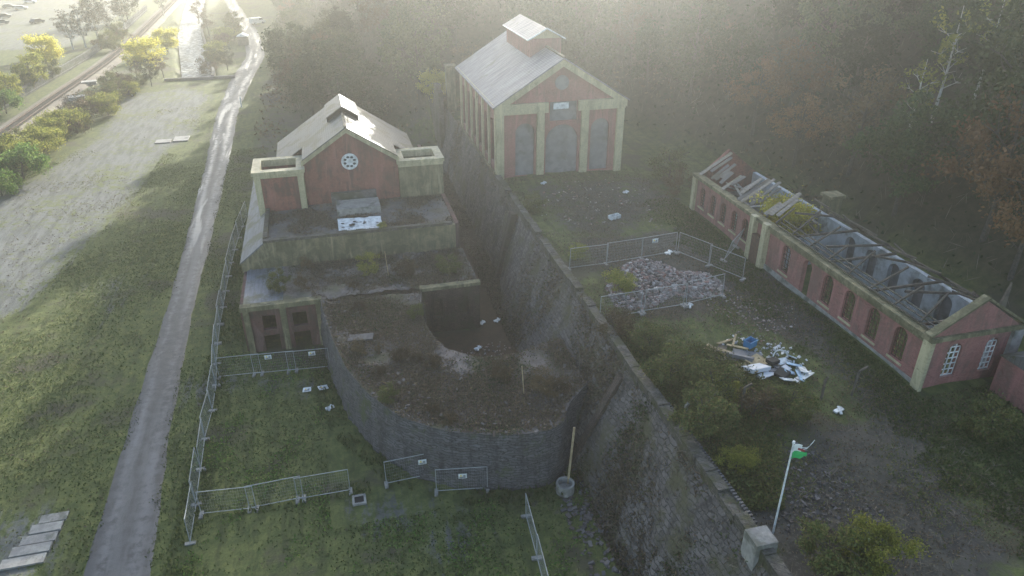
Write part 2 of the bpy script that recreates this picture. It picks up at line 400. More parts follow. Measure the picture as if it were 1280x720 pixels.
dirt = np.maximum(dirt, .6 * poly_mask(XX, YY, [at(*p, 7.2) for p in ((640,230),(800,215),(860,250),(780,300),(700,290))], 2))
dirt = np.maximum(dirt, poly_mask(XX, YY, [(6,44),(16.4,44),(16.4,110),(11.6,110),(11.4,57),(6.4,57)], .6))
dirt = np.maximum(dirt, .3 * poly_mask(XX, YY, [(9,33),(15,30),(15,37),(8,37)], 1.5))
dirt = np.maximum(dirt, .5 * smooth((YY - 100) / 15) * smooth((XX + 14) / 4) * (XX < 16))
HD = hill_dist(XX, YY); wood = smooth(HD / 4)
red = poly_mask(XX, YY, [(6,44),(16.4,44),(16.4,100),(11.6,100),(11.4,57),(6.4,57)], .8)
red = np.maximum(red, .4 * poly_mask(XX, YY, [at(*p, 7.2) for p in ((780,380),(900,370),(880,420),(790,430))], 1.5))

def grid_mesh(name, XX, YY, ZZ, mat, attrs=(), parent=None):
    ny, nx = XX.shape; me = bpy.data.meshes.new(name)
    V = np.stack([XX, YY, ZZ], -1).reshape(-1, 3)
    if parent: V = V - np.array(parent.location)
    i = np.arange(ny * nx).reshape(ny, nx)
    Q = np.stack([i[:-1,:-1], i[:-1,1:], i[1:,1:], i[1:,:-1]], -1).reshape(-1)
    me.vertices.add(len(V)); me.vertices.foreach_set('co', V.reshape(-1).astype(np.float32))
    me.loops.add(len(Q)); me.loops.foreach_set('vertex_index', Q.astype(np.int32))
    me.polygons.add(len(Q) // 4); me.polygons.foreach_set('loop_start', np.arange(0, len(Q), 4, dtype=np.int32))
    me.update(calc_edges=True); me.polygons.foreach_set('use_smooth', [True] * len(me.polygons))
    for n_, a in attrs:
        at_ = me.attributes.new(n_, 'FLOAT', 'POINT'); at_.data.foreach_set('value', a.reshape(-1).astype(np.float32))
    return link(name, me, mat, parent)

def m_ground():
    m, nt, bs, _ = nodes('ground cover'); v = opos(nt)
    A = lambda n: N(nt, 'ShaderNodeAttribute', attribute_name=n).outputs['Fac']
    f1, f2, f3 = noise(nt, v, .12, 7, .65), noise(nt, v, 1.1, 6, .7), noise(nt, v, 7, 4, .7)
    mp = N(nt, 'ShaderNodeMapping'); mp.inputs['Scale'].default_value = (1.6, .25, 1); mp.inputs['Rotation'].default_value = (0, 0, R(-35)); nt.links.new(v, mp.inputs[0])
    f4 = noise(nt, mp.outputs[0], .8, 6, .7)
    g = mix(nt, ramp(nt, f2, .35, .68), (.070,.090,.030), (.140,.150,.050))
    g = mix(nt, math_(nt, 'MULTIPLY', ramp(nt, f4, .45, .68), .8), g, (.045,.055,.022))
    g = mix(nt, ramp(nt, f1, .53, .63), g, (.075,.070,.045))
    g = mix(nt, math_(nt, 'MULTIPLY', ramp(nt, f3, .45, .75), .5), g, (.035,.04,.016))
    h = mix(nt, ramp(nt, f4, .38, .66), (.155,.158,.15), (.085,.087,.08)); h = mix(nt, ramp(nt, math_(nt, 'ADD', math_(nt, 'MULTIPLY', f2, .6), math_(nt, 'MULTIPLY', f1, .4)), .49, .60), h, (.115,.130,.045))
    nh = math_(nt, 'ADD', A('hard'), math_(nt, 'MULTIPLY', math_(nt, 'SUBTRACT', math_(nt, 'ADD', math_(nt, 'MULTIPLY', f2, .5), math_(nt, 'MULTIPLY', f4, .5)), .5), 3.4))
    c = mix(nt, ramp(nt, nh, .40, .66), g, h)
    d = mix(nt, ramp(nt, f2, .35, .65), (.042,.039,.037), (.078,.07,.062)); d = mix(nt, math_(nt, 'MULTIPLY', ramp(nt, f3, .56, .68), .6), d, (.17,.155,.145))
    d = mix(nt, A('red'), d, mix(nt, ramp(nt, f2, .35, .65), (.085,.050,.034), (.055,.035,.026)))
    nd = math_(nt, 'ADD', A('dirt'), math_(nt, 'MULTIPLY', math_(nt, 'SUBTRACT', math_(nt, 'ADD', math_(nt, 'MULTIPLY', f2, .6), math_(nt, 'MULTIPLY', f1, .4)), .5), 2.6))
    c = mix(nt, math_(nt, 'MULTIPLY', ramp(nt, nd, .30, .62), .92), c, d)
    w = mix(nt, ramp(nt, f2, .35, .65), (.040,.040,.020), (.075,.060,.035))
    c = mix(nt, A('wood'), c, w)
    nt.links.new(c, bs.inputs['Base Color']); bs.inputs['Roughness'].default_value = .9; bs.inputs['Specular IOR Level'].default_value = .25
    bump(nt, bs, math_(nt, 'ADD', f2, math_(nt, 'MULTIPLY', f3, .5)), .6, .12)
    return m
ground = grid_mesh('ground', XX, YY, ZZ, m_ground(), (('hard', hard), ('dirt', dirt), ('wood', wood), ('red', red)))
tag(ground, None, kind='structure')

# lower lane: cracked tarmac with wet patches, their sky sheen painted in pale
def m_road():
    m, nt, bs, _ = nodes('wet worn tarmac'); v = opos(nt)
    mp = N(nt, 'ShaderNodeMapping'); mp.inputs['Scale'].default_value = (1.0, .09, 1); nt.links.new(v, mp.inputs[0])
    f1, f2, f3 = noise(nt, mp.outputs[0], .55, 6, .65), noise(nt, v, 1.4, 6, .7), noise(nt, v, 9, 3)
    c = mix(nt, ramp(nt, f2, .35, .65), (.036,.036,.040), (.062,.062,.066)); c = mix(nt, math_(nt, 'MULTIPLY', ramp(nt, f1, .48, .62), .7), c, (.105,.105,.11))
    c = mix(nt, math_(nt, 'MULTIPLY', ramp(nt, f3, .5, .7), .4), c, (.05,.048,.045))
    ru = N(nt, 'ShaderNodeAttribute', attribute_name='rut').outputs['Fac']; rutm = math_(nt, 'MULTIPLY', ru, ramp(nt, math_(nt, 'ADD', math_(nt, 'MULTIPLY', noise(nt, mp.outputs[0], .5, 5, .6), .5), math_(nt, 'MULTIPLY', f2, .5)), .44, .58))
    c = mix(nt, math_(nt, 'MULTIPLY', rutm, .65), c, (.15,.15,.16))
    wet = ramp(nt, noise(nt, mp.outputs[0], .8, 4, .55, .5), .55, .64)
    sy = N(nt, 'ShaderNodeSeparateXYZ'); nt.links.new(v, sy.inputs[0])
    wet = math_(nt, 'MAXIMUM', math_(nt, 'MULTIPLY', wet, ramp(nt, sy.outputs[1], 60, 95)), math_(nt, 'MULTIPLY', rutm, ramp(nt, sy.outputs[1], 55, 130)))
    c = mix(nt, math_(nt, 'MULTIPLY', wet, .5), c, (.12,.12,.125)); nt.links.new(c, bs.inputs['Base Color'])  # paler colour stands in for sky reflected on the wet streaks
    rr = N(nt, 'ShaderNodeMapRange'); nt.links.new(wet, rr.inputs['Value']); rr.inputs['To Min'].default_value = .6; rr.inputs['To Max'].default_value = .3; nt.links.new(rr.outputs[0], bs.inputs['Roughness'])
    bp = N(nt, 'ShaderNodeBump'); bp.inputs['Distance'].default_value = .04; nt.links.new(f2, bp.inputs['Height'])
    nt.links.new(math_(nt, 'SUBTRACT', .5, math_(nt, 'MULTIPLY', wet, .48)), bp.inputs['Strength']); nt.links.new(bp.outputs[0], bs.inputs['Normal'])
    return m
rY = [10, 35, 50, 65, 104, 145, 172, 201, 240, 278, 325, 400]
rL = [-17.2, -17.0, -17.1, -17.0, -18.0, -19.6, -19.4, -17.6, -21.0, -26.8, -33.3, -46]
rR = [-12.6, -13.0, -14.0, -14.4, -14.7, -15.6, -14.6, -12.9, -16.4, -22.2, -29.0, -41]
ys = np.arange(10, 400, 1.0); rl = np.interp(ys, rY, rL); rr_ = np.interp(ys, rY, rR)
ker = np.ones(9) / 9; rl = np.convolve(np.pad(rl, 4, 'edge'), ker, 'valid'); rr_ = np.convolve(np.pad(rr_, 4, 'edge'), ker, 'valid')
wob = np.interp(ys, ys[::2], rng.normal(0, .07, len(ys[::2]))); wob2 = np.interp(ys, ys[::2], rng.normal(0, .07, len(ys[::2])))
T = np.linspace(0, 1, 25)[None, :]; RX = (rl + wob)[:, None] * (1 - T) + (rr_ + wob2)[:, None] * T; RY = np.repeat(ys[:, None], 25, 1)
RZ = terrain(RX, RY) + .11 * np.sin(T * math.pi) ** .4 - .03
RUT = np.repeat((np.exp(-((T - .27) / .10) ** 2) + np.exp(-((T - .73) / .12) ** 2)), len(ys), 0)
tag(grid_mesh('lane', RX, RY, RZ, m_road(), (('rut', RUT),)), None, kind='structure')

# railway on the far left
px_ = np.array([(-53.5, 90), (-52.6, 135), (-51.6, 160), (-49.6, 194), (-49.2, 234), (-51.6, 330), (-55, 420)])
ry = np.arange(90, 420, 1.5); rx = np.convolve(np.pad(np.interp(ry, px_[:, 1], px_[:, 0]), 6, 'edge'), np.ones(13) / 13, 'valid')
off = np.array([-3.2, -1.9, 1.9, 3.2]); bz = np.array([-.1, .45, .45, -.1])
tag(grid_mesh('track_bed', rx[:, None] + off, np.repeat(ry[:, None], 4, 1), np.repeat(bz[None], len(ry), 0), M['ballast']), None, kind='structure')
rw = empty('railway_track', (rx[0], ry[0], 0), 'single railway track of rusty rails on a pale ballast bed past the yellow trees', 'railway')
for sg in (-.74, .74):
    b = MB()
    for i in range(len(ry) - 1): b.bar((rx[i] + sg, ry[i], .66), (rx[i+1] + sg, ry[i+1], .66), .08, .15)
    b.build('rail', M['rust'], rw)
b = MB()
for i in range(0, len(ry) - 1):
    for k in range(2):
        t = k / 2; x = rx[i] * (1 - t) + rx[i+1] * t; y = ry[i] + 1.5 * t; b.box(x - 1.25, x + 1.25, y - .12, y + .12, .44, .56)
tag(b.build('sleepers', M['timber'], rw), None, kind='stuff')

# river with its walls and weir
def m_water():
    m, nt, bs, _ = nodes('river water'); v = opos(nt)
    f = noise(nt, v, .9, 6, .7); c = mix(nt, ramp(nt, f, .45, .62), (.05,.055,.05), (.40,.42,.42)); nt.links.new(c, bs.inputs['Base Color'])
    bs.inputs['Roughness'].default_value = .55; bump(nt, bs, noise(nt, v, 2.5, 5), .6, .15); return m
ry2 = np.arange(176, 420, 3.0); rx2 = np.interp(ry2, [150, 181, 245, 300, 520], [-25.5, -27, -36.5, -42, -60]); o2 = np.linspace(-3.4, 3.4, 7)
tag(grid_mesh('river', rx2[:, None] + o2, np.repeat(ry2[:, None], 7, 1), -1.0 + .06 * rng.normal(size=(len(ry2), 7)), m_water()), None, kind='structure')
b = MB()
for i in range(0, 28): b.bar((rx2[i] + 3.6, ry2[i], -.4), (rx2[i+1] + 3.6, ry2[i+1], -.4), .6, 2.2)
tag(b.build('river_wall', M['stone']), 'long dark stone wall lining the bank of the white river', 'river wall')
b = MB(); b.box(-33, -18.5, 175.0, 175.7, -.5, .55)
tag(b.build('low_stone_wall', M['stone']), 'low dark stone parapet across the end of the white river', 'wall')

# ------------------------------------------------------------------ great retaining wall
def face_x(y, z):
    bx = np.interp(y, [0, 58, 66, 120], [14.0, 14.0, 15.6, 16.2]); return bx + (17.6 - bx) * z / 7.6
rwall = empty('retaining_wall', (17.6, 60, 0), 'long dark battered stone retaining wall dividing the lower yard from the upper terrace', 'retaining wall')
wy = np.arange(6, 118.1, .5); wz = np.linspace(-.3, 7.6, 18)
WY, WZ = np.meshgrid(wy, wz, indexing='ij'); WX = face_x(WY, WZ)
rel = .08 * vnoise(WY, WZ, 1.1, 21) + .05 * rng.normal(size=WX.shape) * (WZ < 7.4) + .12 * smooth((44 - WY) / 10) * vnoise(WY, WZ, 2.6, 23) * (WZ < 7)
grid_mesh('wall_face', WX + rel * (WZ < 7.5), WY, WZ, M['wallface'], (), rwall)
b = MB()
y = 6.0
while y < 75.5:                                             # coping blocks, a few knocked out of line
    L = rnd.uniform(1.1, 1.9); j = rnd.uniform(-.04, .05); zt = 7.95 + rnd.uniform(-.05, .05) - (.25 if rnd.random() < .12 else 0)
    b.box(17.45 + j, 18.1 + j, y, min(y + L - .03, 75.8), 7.0, zt); y += L
b.build('coping', M['coping'], rwall)
b = MB()
for i in range(46):                                         # toothed brick edge near the flag pole
    y = 22.6 + i * .22; b.box(18.1, 18.32, y, y + .13, 7.5, 7.88 + rnd.uniform(-.03, .03))
b.build('toothed_edge', M['stone'], rwall)
M['pier'] = m_stonework('brown brick pier', (.13,.09,.072), (.08,.06,.05), (.05,.04,.035), (.075,.07,.042), .3, .12)
MB().prism([(13.55,-.3),(16.2,5.4),(17.0,6.9),(17.55,6.9),(17.55,-.3)], 'y', 37.0, 37.6).build('buttress', M['pier'], rwall)
MB().prism([(15.2, -.2), (16.9, 7.1), (17.55, 7.1), (17.55, -.2)], 'y', 66.0, 66.9).build('buttress', M['pier'], rwall)
b = MB(); b.box(17.2, 18.35, 20.9, 22.0, 6.6, 8.25)
tag(b.build('concrete_block', M['concrete']), 'square pale concrete block at the foot of the flag pole', 'concrete block')

# ------------------------------------------------------------------ curved stone platform and its pit
plat = empty('curved_platform', (4, 48, 0), 'overgrown stone platform with a curved outer wall round a deep pit', 'ruined platform')
OUT = [(-2.3,57.55),(-2.1,55.3),(-1.5,50.6),(-.7,46.3),(.7,42.6),(2.5,39.6),(5.3,37.3),(9.2,35.95),(11.8,35.8),(13.0,36.5),(13.7,38.2),(15.9,40.2)]
INN = [(6.4,57.0),(6.0,54.5),(5.9,51.9),(6.2,49.4),(7.0,47.3),(8.2,46.0),(9.7,45.2),(11.4,45.1),(12.9,45.6),(15.9,46.6)]
def resample(P, n):
    P = np.array(P, float); t = np.concatenate([[0], np.cumsum(np.hypot(*np.diff(P, axis=0).T))]); u = np.linspace(0, t[-1], n)
    Q = np.stack([np.interp(u, t, P[:, 0]), np.interp(u, t, P[:, 1])], 1)
    S = Q.copy()
    for _ in range(6): S[1:-1] = (S[:-2] + 2 * S[1:-1] + S[2:]) / 4
    return S
nO = 90; O_, I_ = resample(OUT, nO), resample(INN, nO); TT = np.linspace(0, 1, 26)
PX = O_[:, 0][:, None] * (1 - TT) + I_[:, 0][:, None] * TT; PY = O_[:, 1][:, None] * (1 - TT) + I_[:, 1][:, None] * TT
PZ = 4.45 + .10 * vnoise(PX, PY, 1.6, 31) + .04 * rng.normal(size=PX.shape) - .15 * np.exp(-((TT - .45) / .22) ** 2)[None, :]
PZ[:, 0] = 4.5; PZ[:, 1] = 4.55
M['deck'] = m_noise('overgrown rubble deck', (.165,.142,.134), (.108,.093,.087), 1.6, (.095,.09,.055), .35, .95, 1.0, (.45, .62))
grid_mesh('deck', PX, PY, PZ, M['deck'], (), plat)
hz = np.linspace(-.2, 4.5, 12); s_out = .07 * rng.normal(size=(nO, 12)); s_out[:, -1] = 0
M['drum'] = m_stonework('blue grey rubble masonry', (.125,.118,.125), (.078,.073,.077), (.045,.042,.042), (.07,.082,.034), .42, .2, (.52, .66), .92, .4)
nrm = np.stack([np.gradient(O_[:, 1]), -np.gradient(O_[:, 0])], 1); nrm /= np.linalg.norm(nrm, axis=1)[:, None]
OX = O_[:, 0][:, None] - nrm[:, 0][:, None] * (s_out - .10 * (4.5 - hz)[None] * .6); OY = O_[:, 1][:, None] - nrm[:, 1][:, None] * (s_out - .10 * (4.5 - hz)[None] * .6)
grid_mesh('outer_wall', OX, OY, np.repeat(hz[None], nO, 0), M['drum'], (), plat)
M['pit'] = m_stonework('rusty pit brickwork', (.135,.082,.062), (.085,.055,.044), (.05,.036,.03), (.07,.06,.034), .3, .12, (.46, .62), .95, .5)
zz = np.linspace(-.3, 4.5, 10); js = .06 * rng.normal(size=(nO, 10)); js[:, -1] = 0
TOPI = np.repeat(PZ[:, -1][:, None], 10, 1) * (zz / 4.5)[None]
grid_mesh('pit_wall', I_[:, 0][:, None] + js, I_[:, 1][:, None] + js, TOPI, M['pit'], (), plat)
b = MB(); b.wall('x', 6.4, 11.6, -.3, 4.45, 57.0, 57.4, [(7.3,8.3,1.6,3.6,True), (9.6,10.6,1.6,3.6,True)]); b.build('back_wall', M['pit'], plat)
b = MB(); b.box(6.3, 11.7, 56.9, 57.55, 4.452, 4.75); b.build('kerb', M['buffold'], plat)

# ------------------------------------------------------------------ lower block + small engine house
blk = empty('flat_roofed_block', (1, 60, 0), 'derelict two storey brick block with a broad overgrown flat roof and two square towers', 'building')
b = MB()
b.wall('x', -8.7, -2.3, 0, 4.2, 57.7, 58.1, [(-7.3,-6.2,2.1,3.5), (-4.8,-3.6,2.1,3.5), (-7.4,-6.1,0,1.55), (-4.9,-3.5,0,1.55)])
b.build('front_wall', M['redold'], blk)
for x in (-8.75, -5.75, -2.75): MB().box(x, x + .5, 57.5, 57.699, 0, 4.198).build('pilaster', M['buffold'], blk)
MB().box(-8.95, -2.2, 57.45, 58.15, 4.2, 4.62).build('cornice', M['buffold'], blk)
b = MB(); b.box(-9.0, -8.7, 58.11, 90, 0, 4.4); b.build('side_wall', M['redold'], blk)
b = MB(); b.box(-2.29, 11.5, 57.6, 58.1, 0, 4.35); b.build('inner_wall', M['pit'], blk)
b = MB(); b.box(11.2, 11.6, 58.11, 92, 0, 4.38); b.build('side_wall', M['pit'], blk)
# lower roof terrace
gx, gy = np.meshgrid(np.linspace(-8.7, -5.4, 12), np.linspace(58.0, 65.05, 20)); b_ = 4.5 + .04 * rng.normal(size=gx.shape)
grid_mesh('low_roof', gx, gy, b_, M['slate3'], (), blk)
gx, gy = np.meshgrid(np.linspace(-5.4, 11.6, 60), np.linspace(57.55, 65.05, 30)); gz = 4.5 + .16 * vnoise(gx, gy, 1.3, 37) + .06 * rng.normal(size=gx.shape)
gz[:, 0] = 4.52
grid_mesh('overgrown_roof', gx, gy, gz, M['deck'], (), blk)
# upper flat roof, its front wall and the slated lean-to strip on the left
b = MB(); b.prism([(-9.15,4.3),(11.0,4.3),(11.0,7.05),(-6.95,7.05),(-9.15,5.25)], 'y', 65.05, 65.5); b.build('upper_front_wall', M['buffold'], blk)
b = MB(); b.box(-6.95, 10.7, 65.04, 65.55, 7.052, 7.3); b.build('parapet', M['coping'], blk)
b = MB(); b.box(-6.95, -6.55, 65.56, 73, 6.6, 7.42); b.build('parapet', M['coping'], blk)
b = MB(); b.prism([(-9.25,5.15),(-9.25,5.27),(-6.94,7.10),(-6.94,6.95)], 'y', 65.0, 90); b.build('lean_to_roof', M['slate3'], blk)
gx, gy = np.meshgrid(np.linspace(-6.6, 11.3, 60), np.linspace(65.5, 76, 36)); gz = 6.98 + .05 * vnoise(gx, gy, 2, 41) + .02 * rng.normal(size=gx.shape)
M['flat'] = m_noise('damp grey roof felt', (.085,.082,.088), (.13,.125,.12), .8, (.085,.075,.055), .35, .8, .6, (.48, .62))
grid_mesh('flat_roof', gx, gy, gz, M['flat'], (), blk)
b = MB(); b.box(11.0, 11.4, 65.2, 92, 4.4, 7.1); b.build('side_wall', M['redold'], blk)
b = MB(); b.box(0, 4.3, 70.0, 72.6, 7.0, 7.75); b.build('roof_hatch', M['concrete'], blk)
b = MB(); b.box(-.4, 4.2, 73.0, 73.6, 7.0, 8.3); b.build('low_screen_wall', M['stone'], blk)

def tower(x0, x1, y0, y1, zb, zt, mat, label):
    w = .35; t = MB()
    t.wall('x', x0 + .1, x1 - .1, zb, zt - .7, y0 + .1, y0 + .1 + w); t.wall('x', x0 + .1, x1 - .1, zb, zt - .7, y1 - .1 - w, y1 - .1)
    t.box(x0 + .1, x0 + .1 + w, y0 + .1 + w, y1 - .1 - w, zb, zt - .7); t.box(x1 - .1 - w, x1 - .1, y0 + .1 + w, y1 - .1 - w, zb, zt - .7)
    tw = t.build('tower_wall', mat, blk); tw['label'] = label
    for (xa, ya) in ((x0, y0), (x1 - .6, y0), (x0, y1 - .6), (x1 - .6, y1 - .6)): MB().box(xa, xa + .6, ya, ya + .6, zb, zt - .702).build('corner_pier', M['buff' if mat is M['red'] else 'buffold'], tw)
    t = MB(); o = .12; w2 = .65
    def ring(e, za, zb2, wi):
        t.box(x0 - e, x1 + e, y0 - e, y0 + wi, za, zb2); t.box(x0 - e, x1 + e, y1 - wi, y1 + e, za, zb2)
        t.box(x0 - e, x0 + wi, y0 + wi, y1 - wi, za, zb2); t.box(x1 - wi, x1 + e, y0 + wi, y1 - wi, za, zb2)
    ring(.05, zt - .7, zt - .35, w2); ring(.18, zt - .349, zt, w2); t.build('parapet', M['buff'], tw)
    t = MB(); t.box(x0 + .45, x1 - .45, y0 + .45, y1 - .45, zt - 1.6, zt - 1.5); t.build('sunken_roof', M['rust'], tw)
tower(-7.6, -2.85, 73.0, 77.4, 4.5, 11.25, M['red'], 'left square tower with a pale parapet')
tower(6.75, 11.35, 73.6, 77.6, 6.9, 11.1, M['buffold'], 'right square tower with buff brick faces')

hs = empty('gabled_engine_house', (1.6, 80, 7), 'smaller gabled brick engine house with a round louvred window and mossy grey roof', 'building')
AX, AZ, SL = 1.75, 15.0, .66
zr = lambda x: AZ - abs(x - AX) * SL
b = MB()
Lx, Rx = -2.8, 6.7
circ = [(AX + .1 + .85 * math.cos(t * math.pi / 12), 11.35 + .85 * math.sin(t * math.pi / 12)) for t in range(24)]
b.prism([(Lx,6.9),(Rx,6.9),(Rx,zr(Rx)-.15),(AX,AZ-.15),(Lx,zr(Lx)-.15)], 'y', 73.9, 74.3); b.build('gable_wall', M['red'], hs)
w_ = MB(); w_.prism(circ, 'y', 73.80, 73.897); win = w_.build('round_window', M['white'], hs)
b = MB()
for k in range(8):
    a = k * math.pi / 4 + .3; r = .5; b.prism([(AX + .1 + r * math.cos(a) + .17 * math.cos(u * 1.0472 + k), 11.35 + r * math.sin(a) + .13 * math.sin(u * 1.0472 + k)) for u in range(6)], 'y', 73.78, 73.798)
b.build('broken_pane', M['dark'], win)
b = MB()
for x0, x1 in ((Lx - .15, AX), (Rx + .15, AX)):
    b.prism([(x0, zr(x0) - .62), (x1, AZ - .62), (x1, AZ - .10), (x0, zr(x0) - .10)], 'y', 73.62, 73.898)
b.build('verge', M['buff'], hs)
b = MB()                                                    # wide rear body, narrow front between the towers
for sg in (-1, 1):
    e = 7.5 * sg; f = 4.55 * sg if sg < 0 else 4.95 * sg
    b.poly([(AX, 73.5, AZ), (AX + f, 73.5, zr(AX + f)), (AX + f, 77.7, zr(AX + f)), (AX + e, 77.7, zr(AX + e)), (AX + e, 87, zr(AX + e)), (AX, 87, AZ)])
    b.poly([(AX, 73.5, AZ - .12), (AX + f, 73.5, zr(AX + f) - .12), (AX + f, 77.7, zr(AX + f) - .12), (AX + e, 77.7, zr(AX + e) - .12), (AX + e, 87, zr(AX + e) - .12), (AX, 87, AZ - .12)])
    b.poly([(AX, 73.5, AZ), (AX + f, 73.5, zr(AX + f)), (AX + f, 73.5, zr(AX + f) - .12), (AX, 73.5, AZ - .12)])
    b.poly([(AX + e, 77.7, zr(AX + e)), (AX + e, 87, zr(AX + e)), (AX + e, 87, zr(AX + e) - .12), (AX + e, 77.7, zr(AX + e) - .12)])
roof = b.build('roof', M['slate2'], hs)
b = MB(); b.bar((AX, 73.45, AZ + .04), (AX, 79.0, AZ + .04), .28, .16); b.build('ridge_tiles', M['coping'], roof)
b = MB(); H = .62                                          # raised ridge ventilator, open at the front
for sg in (-1, 1):
    b.poly([(AX, 79.6, AZ + H), (AX + 1.75 * sg, 79.6, AZ + H - 1.75 * SL), (AX + 1.75 * sg, 85.4, AZ + H - 1.75 * SL), (AX, 85.4, AZ + H)])
    b.poly([(AX, 79.6, AZ + H - .1), (AX + 1.75 * sg, 79.6, AZ + H - 1.75 * SL - .1), (AX + 1.75 * sg, 85.4, AZ + H - 1.75 * SL - .1), (AX, 85.4, AZ + H - .1)])
    b.poly([(AX, 79.6, AZ + H), (AX + 1.75 * sg, 79.6, AZ + H - 1.75 * SL), (AX + 1.75 * sg, 79.6, AZ + H - 1.75 * SL - .1), (AX, 79.6, AZ + H - .1)])
vent = b.build('ridge_ventilator', M['slate2'], roof)
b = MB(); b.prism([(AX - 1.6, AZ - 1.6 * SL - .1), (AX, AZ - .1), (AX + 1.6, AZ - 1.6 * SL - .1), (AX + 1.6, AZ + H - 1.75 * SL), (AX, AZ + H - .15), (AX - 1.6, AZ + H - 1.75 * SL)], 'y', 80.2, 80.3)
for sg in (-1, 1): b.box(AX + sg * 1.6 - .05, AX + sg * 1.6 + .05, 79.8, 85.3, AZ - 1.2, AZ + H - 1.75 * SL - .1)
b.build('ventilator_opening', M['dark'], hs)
b = MB(); b.box(-5.6, -5.2, 77.7, 86.8, 4.4, 9.8); b.box(8.6, 9.0, 77.7, 86.8, 4.4, 9.8)
b.prism([(-5.6, 4.4), (9.0, 4.4), (9.0, zr(9.0) - .2), (AX, AZ - .2), (-5.6, zr(-5.6) - .2)], 'y', 86.4, 86.79); b.build('body_wall', M['red'], hs)
b = MB(); b.bar((AX, 86.9, AZ + .6), (AX, 86.9, AZ + 1.75), .08); b.build('finial', M['coping'], hs)

# ------------------------------------------------------------------ tall engine house on the terrace
eh = empty('tall_engine_house', (25.2, 86, 7.4), 'tall gabled red brick engine house with pale pilasters and a large blocked archway', 'building')
EX0, EX1, EY0, EY1, EB, EE, ER = 17.8, 32.6, 76.2, 97.5, 6.0, 15.6, 20.2
EC = (EX0 + EX1) / 2; ES = (ER - EE) / (EC - EX0)
b = MB()
b.wall('x', EX0 + .1, EX1 - .1, EB, EE, EY0 + .2, EY0 + .6, [(20.0,22.2,7.3,13.3,True), (23.5,27.3,7.0,12.9,True), (28.8,31.0,7.3,13.3,True), (23.9,27.1,13.3,15.45)])
b.prism([(EX0 + .1, EE), (EX1 - .1, EE), (EC, ER - .1)], 'y', EY0 + .2, EY0 + .6); b.build('front_wall', M['redpale'], eh)
for x0, x1, za, zb, ar in ((20.0,22.2,7.3,13.3,1), (23.5,27.3,7.0,12.9,1), (28.8,31.0,7.3,13.3,1), (23.9,27.1,13.3,15.45,0)):
    MB().box(x0 + .002, x1 - .002, EY0 + .5, EY0 + .58, za, zb).build('blocked_opening', M['block'], eh)
b = MB(); b.box(24.35, 26.1, EY0 + .30, EY0 + .41, 14.6, 15.3); b.build('white_board', M['white'], eh)
for x0, x1 in ((17.8, 18.65), (22.4, 23.25), (27.55, 28.4), (31.75, 32.6)):
    MB().box(x0, x1, EY0 - .12, EY0 + .199, EB, 14.4).build('pilaster', M['buff'], eh)
for x0, x1 in ((17.8, 23.6), (27.2, 32.6)): MB().box(x0 - .05, x1 + .05, EY0 - .2, EY0 + .198, 14.402, 15.5).build('entablature', M['buff'], eh)
b = MB()
for sg in (-1, 1):
    x0 = EC + sg * 7.6; b.prism([(x0, ER - 7.6 * ES - .95), (EC, ER - .95), (EC, ER - .16), (x0, ER - 7.6 * ES - .16)], 'y', EY0 - .25, EY0 + .197)
b.build('verge', M['buff'], eh)
b = MB(); b.prism([(25.2 + .78 * math.cos(t * math.pi / 12), 17.5 + .78 * math.sin(t * math.pi / 12)) for t in range(24)], 'y', EY0 + .1, EY0 + .196); b.build('round_window', M['block'], eh)
# left side: tall arched windows between pilasters
b = MB(); bays = [(EY0 + 1.6 + i * 3.3, EY0 + 3.2 + i * 3.3) for i in range(6)]
b.wall('y', EY0 + .6, EY1, EB, EE - .5, EX0 + .1, EX0 + .5, [(y0, y1, 8.6, 13.6, True) for y0, y1 in bays]); b.build('left_wall', M['redpale'], eh)
for y0, y1 in bays:
    b = MB()
    for k in range(4): y = y0 + (y1 - y0) * k / 3; b.box(EX0 + .28, EX0 + .34, y - .04, y + .04, 8.6, 13.5)
    for k in range(5): z = 8.7 + k * 1.1; b.box(EX0 + .285, EX0 + .335, y0, y1, z - .035, z + .035)
    wf = b.build('window_frame', M['redold'], eh)
b = MB(); b.box(EX0 + .8, EX0 + .9, EY0 + .7, EY1 - .5, 7.5, 14); b.build('dark_backing', M['dark'], eh)  # black sheet added behind the windows in place of interior shade
for i in range(7):
    y = EY0 + .05 + i * 3.3; MB().box(EX0 - .12, EX0 + .099, y if i else EY0 + .2, y + .5, EB, EE - .5).build('side_pilaster', M['buff'], eh)
b = MB(); b.box(EX0 - .25, EX0 + .5, EY0 + .21, EY1, EE - .498, EE - .12); b.build('cornice', M['buff'], eh)
b = MB(); b.box(EX0 - .2, EX0 - .122, EY0 + .2, EY1, EB - 2, 8.0); b.build('plinth', M['buffold'], eh)
b = MB(); b.box(EX1 - .5, EX1 - .1, EY0 + .6, EY1, EB, EE - .3); b.prism([(EX0+.1, EB), (EX1-.1, EB), (EX1-.1, EE), (EC, ER - .1), (EX0+.1, EE)], 'y', EY1 - .01, EY1 + .39); b.build('body_wall', M['red'], eh)
b = MB()
for sg in (-1, 1):
    x1 = EC + sg * 7.85; z1 = ER - 7.85 * ES
    b.prism([(EC, ER), (x1, z1), (x1, z1 - .14), (EC, ER - .14)], 'y', EY0 - .35, EY1 + .6)
roof = b.build('roof', M['slate'], eh)
MB().bar((EC, EY0 - .4, ER + .05), (EC, 82.6, ER + .05), .3, .16).build('ridge_tiles', M['coping'], roof)
lant = MB(); lant.box(EC - 1.85, EC + 1.85, 82.7, 93.7, ER - 1.4, ER + .90); lt = lant.build('roof_lantern', M['redpale'], roof)
b = MB()
for sg in (-1, 1):
    b.prism([(EC, ER + 2.05), (EC + sg * 2.2, ER + .86), (EC + sg * 2.2, ER + .75), (EC, ER + 1.93)], 'y', 82.3, 94.1)
